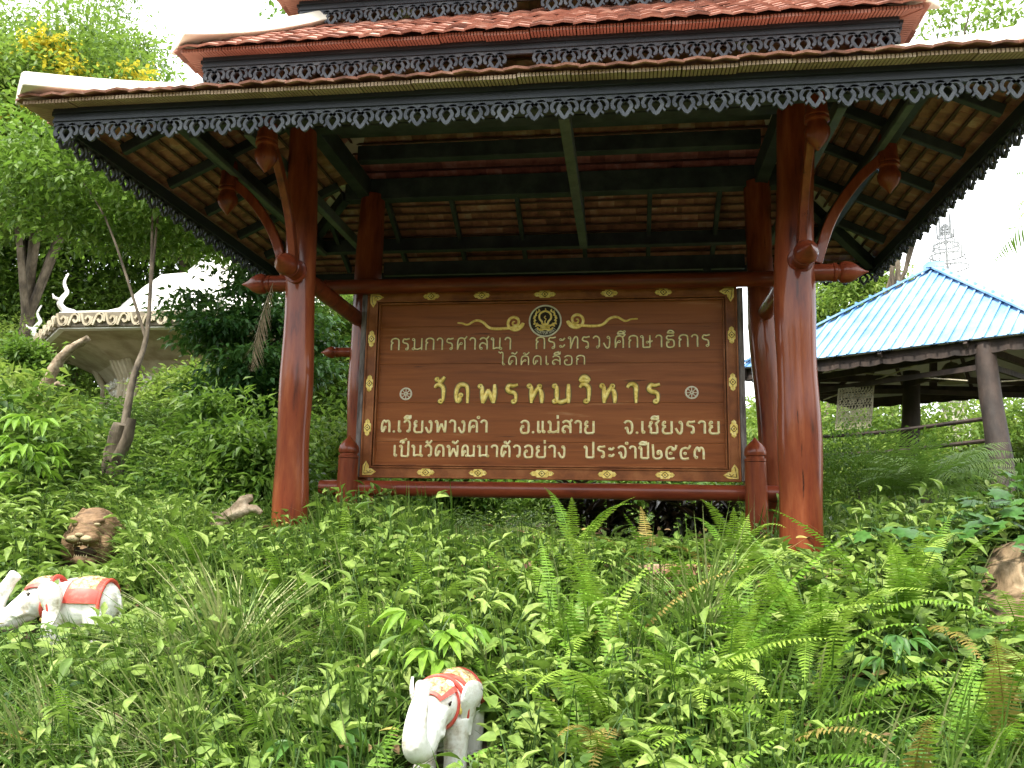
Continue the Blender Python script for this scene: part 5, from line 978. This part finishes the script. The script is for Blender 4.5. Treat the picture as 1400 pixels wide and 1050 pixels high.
# grass
def grassy(fo, x, y, L, wd, tone, el=(.7, 1.5), mi=0):
    z = platform_z(x, y); L = limit(x, y, L * .8, z) / .8; k = L > .06; x, y, L, z, tone, wd = x[k], y[k], L[k], z[k], tone[k], wd[k]; n = len(x); a = rng.uniform(0, 2 * PI, n); e = rng.uniform(*el, n)
    fo.put(T_BLADE, np.stack([x, y, z - .01], 1), np.stack([np.cos(a) * np.cos(e), np.sin(a) * np.cos(e), np.sin(e)], 1), L, wd, tone, mi)
fo = Fol(); x, y = sample(44000, -3.5, 2.6, bias=1.3); nf = nfield(x, y, 1.2, 5.2); k = nf + (x < -.2) * .8 + rng.normal(0, .5, len(x)) > .15; x, y = x[k], y[k]
grassy(fo, x, y, rng.uniform(.2, .52, len(x)), rng.uniform(.006, .013, len(x)), .42 + rng.normal(0, .2, len(x)) + .5 * (rng.random(len(x)) < .07))
x, y = sample(9000, -1.1, 3.5, x0=-7, x1=-1.2); grassy(fo, x, y, rng.uniform(.25, .5, len(x)), rng.uniform(.008, .016, len(x)), .4 + rng.normal(0, .16, len(x)))
x, y = sample(1500, -3.4, .5); grassy(fo, x, y, rng.uniform(.2, .5, len(x)), rng.uniform(.004, .008, len(x)), .97 + rng.normal(0, .05, len(x)), el=(.0, .9))
tag(fo.build('grass', M['grass']), 'long green grass among the weeds', 'grass', kind='stuff')
# arching striped grass tufts (things)
def tuft(label, x, y, n, L, tone=.75):
    root = empty('grass_tuft', (x, y, gzf(x, y)), 0, label, 'grass tuft', 'arching grass tufts'); fo = Fol(); a = rng.uniform(0, 2 * PI, n); e = rng.uniform(.5, 1.4, n); r = rng.uniform(0, .1, n)
    fo.put(T_BLADE, np.stack([r * np.cos(a * 3), r * np.sin(a * 3), np.zeros(n)], 1), np.stack([np.cos(a) * np.cos(e), np.sin(a) * np.cos(e), np.sin(e)], 1), L * rng.uniform(.6, 1.2, n), rng.uniform(.008, .014, n), tone + rng.normal(0, .14, n)); fo.build('blades', M['grass'], root)
tuft('large arching tuft of pale striped grass left of the front elephant', -1.2, -2.0, 420, .66, .85); tuft('drooping grass tuft at the bottom left of the pale striped one', -1.05, -2.6, 300, .5, .8); tuft('upright grass tuft beneath the left end of the board', -.75, -.3, 200, .5, .5); tuft('upright grass tuft right of the tall ferns', 1.0, -1.4, 240, .66, .7); tuft('grass tuft between the lion head and the left post', -2.1, -.75, 200, .55, .5); tuft('pale dry grass tuft near the bottom left corner', -1.75, -2.55, 220, .42, .9)
# ferns
def fern(label, x, y, n, L, az=None, el=(.65, 1.4), tone=(.2, .95), curl=1.15):
    z = float(platform_z(x, y)); root = empty('fern', (x, y, z), 0, label, 'fern', 'sword ferns on the bank'); fo = Fol()
    for i in range(n):
        a = random.choice((-PI / 2, -PI / 2, PI / 2)) + random.gauss(0, .75); l = L * 1.3 * random.uniform(.65, 1.1)
        frond_into(fo, (random.uniform(-.04, .04), random.uniform(-.04, .04), 0), a, random.uniform(*el), l, curl * random.uniform(.5, 1.4), int(l * 52), .062 * (L / .6) ** .7, .0135, T_PIN, random.uniform(*tone), 1 if random.random() < .08 else 0, taper=.45, pair_ang=78)
    fo.build('fronds', [M['fern'], M['oldfern']], root); return root
ferns = [('large fern at the bottom right of the front elephant', .55, -2.65, 9, .55), ('large fern near the bottom edge towards the right corner', 1.5, -2.75, 9, .52), ('large fern in the near right foreground below the rock', 2.0, -2.2, 9, .58), ('large fern in the near right centre', 1.1, -2.4, 10, .6), ('fern just behind the single upright fern', .4, -1.9, 8, .6), ('fern with low fronds left of the bottom right corner', 1.75, -2.5, 8, .5), ('fern at the left of the bright cassava leaves', -.75, -1.7, 8, .5), ('fern behind the pale grass tuft', -1.2, -1.3, 8, .5), ('fern among tall weeds left of the pavilion', -1.9, -.9, 7, .5), ('fern in the centre of the right half of the bank', .55, -1.5, 11, .65), ('fern above the single upright fern', .3, -1.6, 9, .6), ('fern leaning right beside the upright grass tuft', 1.15, -1.75, 10, .65), ('fern touching the bottom edge right of centre', .95, -3.1, 6, .45), ('fern standing before the brick edge at right', 1.05, -.95, 8, .5), ('bright fern low in the right corner', 2.3, -2.5, 8, .5), ('fern half hidden at the bottom left', -1.5, -2.6, 6, .4), ('fern just left of the right newel post', 1.3, -.4, 6, .45), ('fern at the right under the broad leaves', 2.5, -1.35, 7, .5), ('tall upright fern in front of the right red post', 1.5, -1.5, 11, 0.78), ('fern with a long arching frond right of the tall upright fern', 1.95, -1.35, 10, 0.75), ('fern with broad fronds right of the front elephant', .62, -2.25, 11, 0.78), ('dense fern between the grass tuft and the front elephant ferns', .95, -2.0, 11, 0.75), ('upright single fern right beside the front elephant', .33, -2.25, 5, 0.75), ('fern low at the left foot of the front elephant', -.22, -3.02, 6, 0.45), ('fern at the bottom right corner with spread fronds', 2.05, -2.35, 10, 0.62), ('fern at the right edge below the rock', 2.4, -1.95, 10, 0.62), ('fern in the lowest right corner', 1.9, -2.9, 7, 0.50), ('fern beneath the rock with one frond pointing right', 2.15, -1.0, 9, 0.62), ('small fern below the newel post', 1.2, -.7, 9, 0.53), ('fern in front of the dark cordyline plants', .75, -.6, 9, 0.56), ('fern in the middle of the bank below the board', .05, -.95, 10, 0.53), ('fern behind the bright cassava leaves', -.35, -1.25, 10, 0.53), ('fern just right of the left newel post', -1.15, -.55, 9, 0.53), ('fern at the bottom centre right of the elephant', .75, -2.95, 6, 0.53), ('low fern at the bottom between the elephant and the corner', 1.3, -2.75, 7, 0.56), ('fern in the middle right of the bank', 1.35, -2.1, 9, 0.62), ('half hidden fern left of the front elephant', -.75, -2.5, 6, 0.50), ('fern under the middle of the board', .3, -.45, 7, 0.50)]
for lb, x, y, n, L in ferns: fern(lb, x, y, n, L)
# cassava like plant over the front elephant
def palmate(name, label, x, y, z0, h, nl, L, asp, fing, tone, lm='light', spread=1.0, tm=T_LAN, up_=(.1, 1.0), lean=(0, 0), cat='plant', droop=-.25, group=None):
    root = empty(name, (x, y, z0), 0, label, cat, group); fo = Fol()
    for i in range(nl):
        a = i * 2.4 + random.uniform(-.3, .3); f = .45 + .55 * i / max(1, nl - 1); e = random.uniform(*up_); p0 = np.array([lean[0] * f, lean[1] * f, h * f]); pl_ = L * random.uniform(.5, 1.1) * spread; p1 = p0 + pl_ * np.array([math.cos(a) * math.cos(e), math.sin(a) * math.cos(e), math.sin(e)])
        fo.strips(np.stack([p0, (p0 + p1) / 2 + [0, 0, .01], p1])[None], .003, np.array([.6]), 1); k = fing; aa = a + np.linspace(-1.25, 1.25, k); ee = rng.uniform(-.3, .3, k) + droop; s_ = 1 - .45 * np.abs(np.linspace(-1, 1, k)); ll = L * s_ * random.uniform(.8, 1.15)
        fo.put(tm, np.tile(p1, (k, 1)), np.stack([np.cos(aa) * np.cos(ee), np.sin(aa) * np.cos(ee), np.sin(ee)], 1), ll, ll * asp, tone + rng.normal(0, .08, k) + random.uniform(-.1, .1), 0, rng.uniform(-.3, .3, k))
    st = np.linspace(0, 1, 5)[:, None]; fo.strips((np.array([[lean[0], lean[1], h]]) * st)[None], .006, np.array([.5]), 1); fo.build('leaves', [M[lm], M['stem']], root); return root
palmate('cassava_plant', 'bright green plant with drooping hand shaped leaves above the front elephant', -.18, -2.2, gzf(-.18, -2.2), .42, 13, .17, .3, 6, .55, 'fern')
palmate('cassava_plant', 'bright hand leaved plant at the left edge above the lion head', -3.75, -.2, gzf(-3.75, -.2), .95, 16, .2, .32, 6, .5, 'fern')
palmate('leafy_plant', 'dark hand leaved plant right of the front elephant', .25, -2.75, gzf(.25, -2.75), .14, 9, .13, .42, 5, .4, 'weed', tm=T_OV)
palmate('leafy_plant', 'long leaved plant at the bottom left of the front elephant', -.55, -2.75, gzf(-.55, -2.75), .22, 10, .15, .32, 5, .5, 'vine')
palmate('leafy_plant', 'dark trifoliate plant at the bottom right centre', 1.05, -2.6, gzf(1.05, -2.6), .2, 12, .075, .62, 3, .3, 'weed', tm=T_OV)
palmate('leafy_plant', 'bluish trifoliate plant at the bottom right of the ferns', 1.6, -2.55, gzf(1.6, -2.55), .22, 12, .085, .62, 3, .35, 'vine', tm=T_OV)
palmate('leafy_plant', 'pale five leaved plant below the right brick edge', 1.75, -1.95, gzf(1.75, -1.95), .34, 9, .13, .4, 5, .45, 'vine')
# broad star leaved vines on the rock
VN = empty('broad_leaf_vine', (2.9, -.5, gzf(2.9, -.5)), 0, 'vine with broad star shaped leaves draped over the rock at right', 'vine'); fo = Fol()
T_STAR = (lambda a, r: (np.array([(.35, 0, .03)] + [(.35 + rr * math.cos(t), rr * math.sin(t), -.1 * rr) for t, rr in zip(a, r)], float), [(0, i + 1, (i + 1) % len(a) + 1) for i in range(len(a))]))(np.linspace(0, 2 * PI, 14, endpoint=False), [.65, .36, .52, .33, .5, .34, .42, .28, .42, .34, .5, .33, .52, .36])
n = 190; p = np.stack([rng.uniform(-.95, .75, n), rng.normal(0, .32, n), np.zeros(n)], 1); bump_ = .62 * np.exp(-((p[:, 0] - .35) / .55) ** 2 - (p[:, 1] / .5) ** 2); p[:, 2] = .08 + bump_ + rng.uniform(0, .14, n)
a = rng.normal(-1.57, 1.1, n); e = rng.uniform(-.75, .1, n); l = rng.uniform(.08, .17, n); fo.put(T_STAR, p, np.stack([np.cos(a) * np.cos(e), np.sin(a) * np.cos(e), np.sin(e)], 1), l, l, .45 + rng.normal(0, .18, n), 0, rng.uniform(-.4, .4, n)); fo.strips(np.stack([p * [1, 1, .75], p * [1.02, .95, .9], p], 1)[::3], .0016, .4, 1); fo.build('leaves', [M['vine'], M['stem']], VN)
# dark cordylines behind the platform
for i, (x, y, lb) in enumerate([(.12, 2.75, 'dark cordyline with reddish leaves under the middle of the board'), (.55, 2.7, 'dark cordyline second from the middle under the board'), (.95, 2.75, 'dark purple cordyline under the right half of the board'), (1.3, 2.7, 'dark cordyline left of the right newel post'), (1.62, 2.85, 'dark cordyline hidden behind the right newel post')]):
    root = empty('cordyline', (x, y, gzf(x, y)), 0, lb, 'plant', 'dark cordylines behind the pavilion'); fo = Fol()
    for k in range(4):
        n = 26; ox, oy = random.uniform(-.14, .14), random.uniform(-.1, .1); hz = rng.uniform(.12, .62, n); a = rng.uniform(0, 2 * PI, n); e = rng.uniform(-.4, 1.1, n); fo.put(T_LAN, np.stack([np.full(n, ox), np.full(n, oy), hz], 1), np.stack([np.cos(a) * np.cos(e), np.sin(a) * np.cos(e), np.sin(e)], 1), rng.uniform(.16, .3, n), rng.uniform(.045, .07, n), rng.uniform(0, 1, n))
        fo.strips(np.array([[(ox, oy, 0), (ox, oy, .6)]]), .012, np.array([.3]), 0)
    fo.build('leaves', M['cordy'], root)
tuft('dark strappy grass tuft behind the platform under the board', -.55, 2.6, 70, .55, .2)
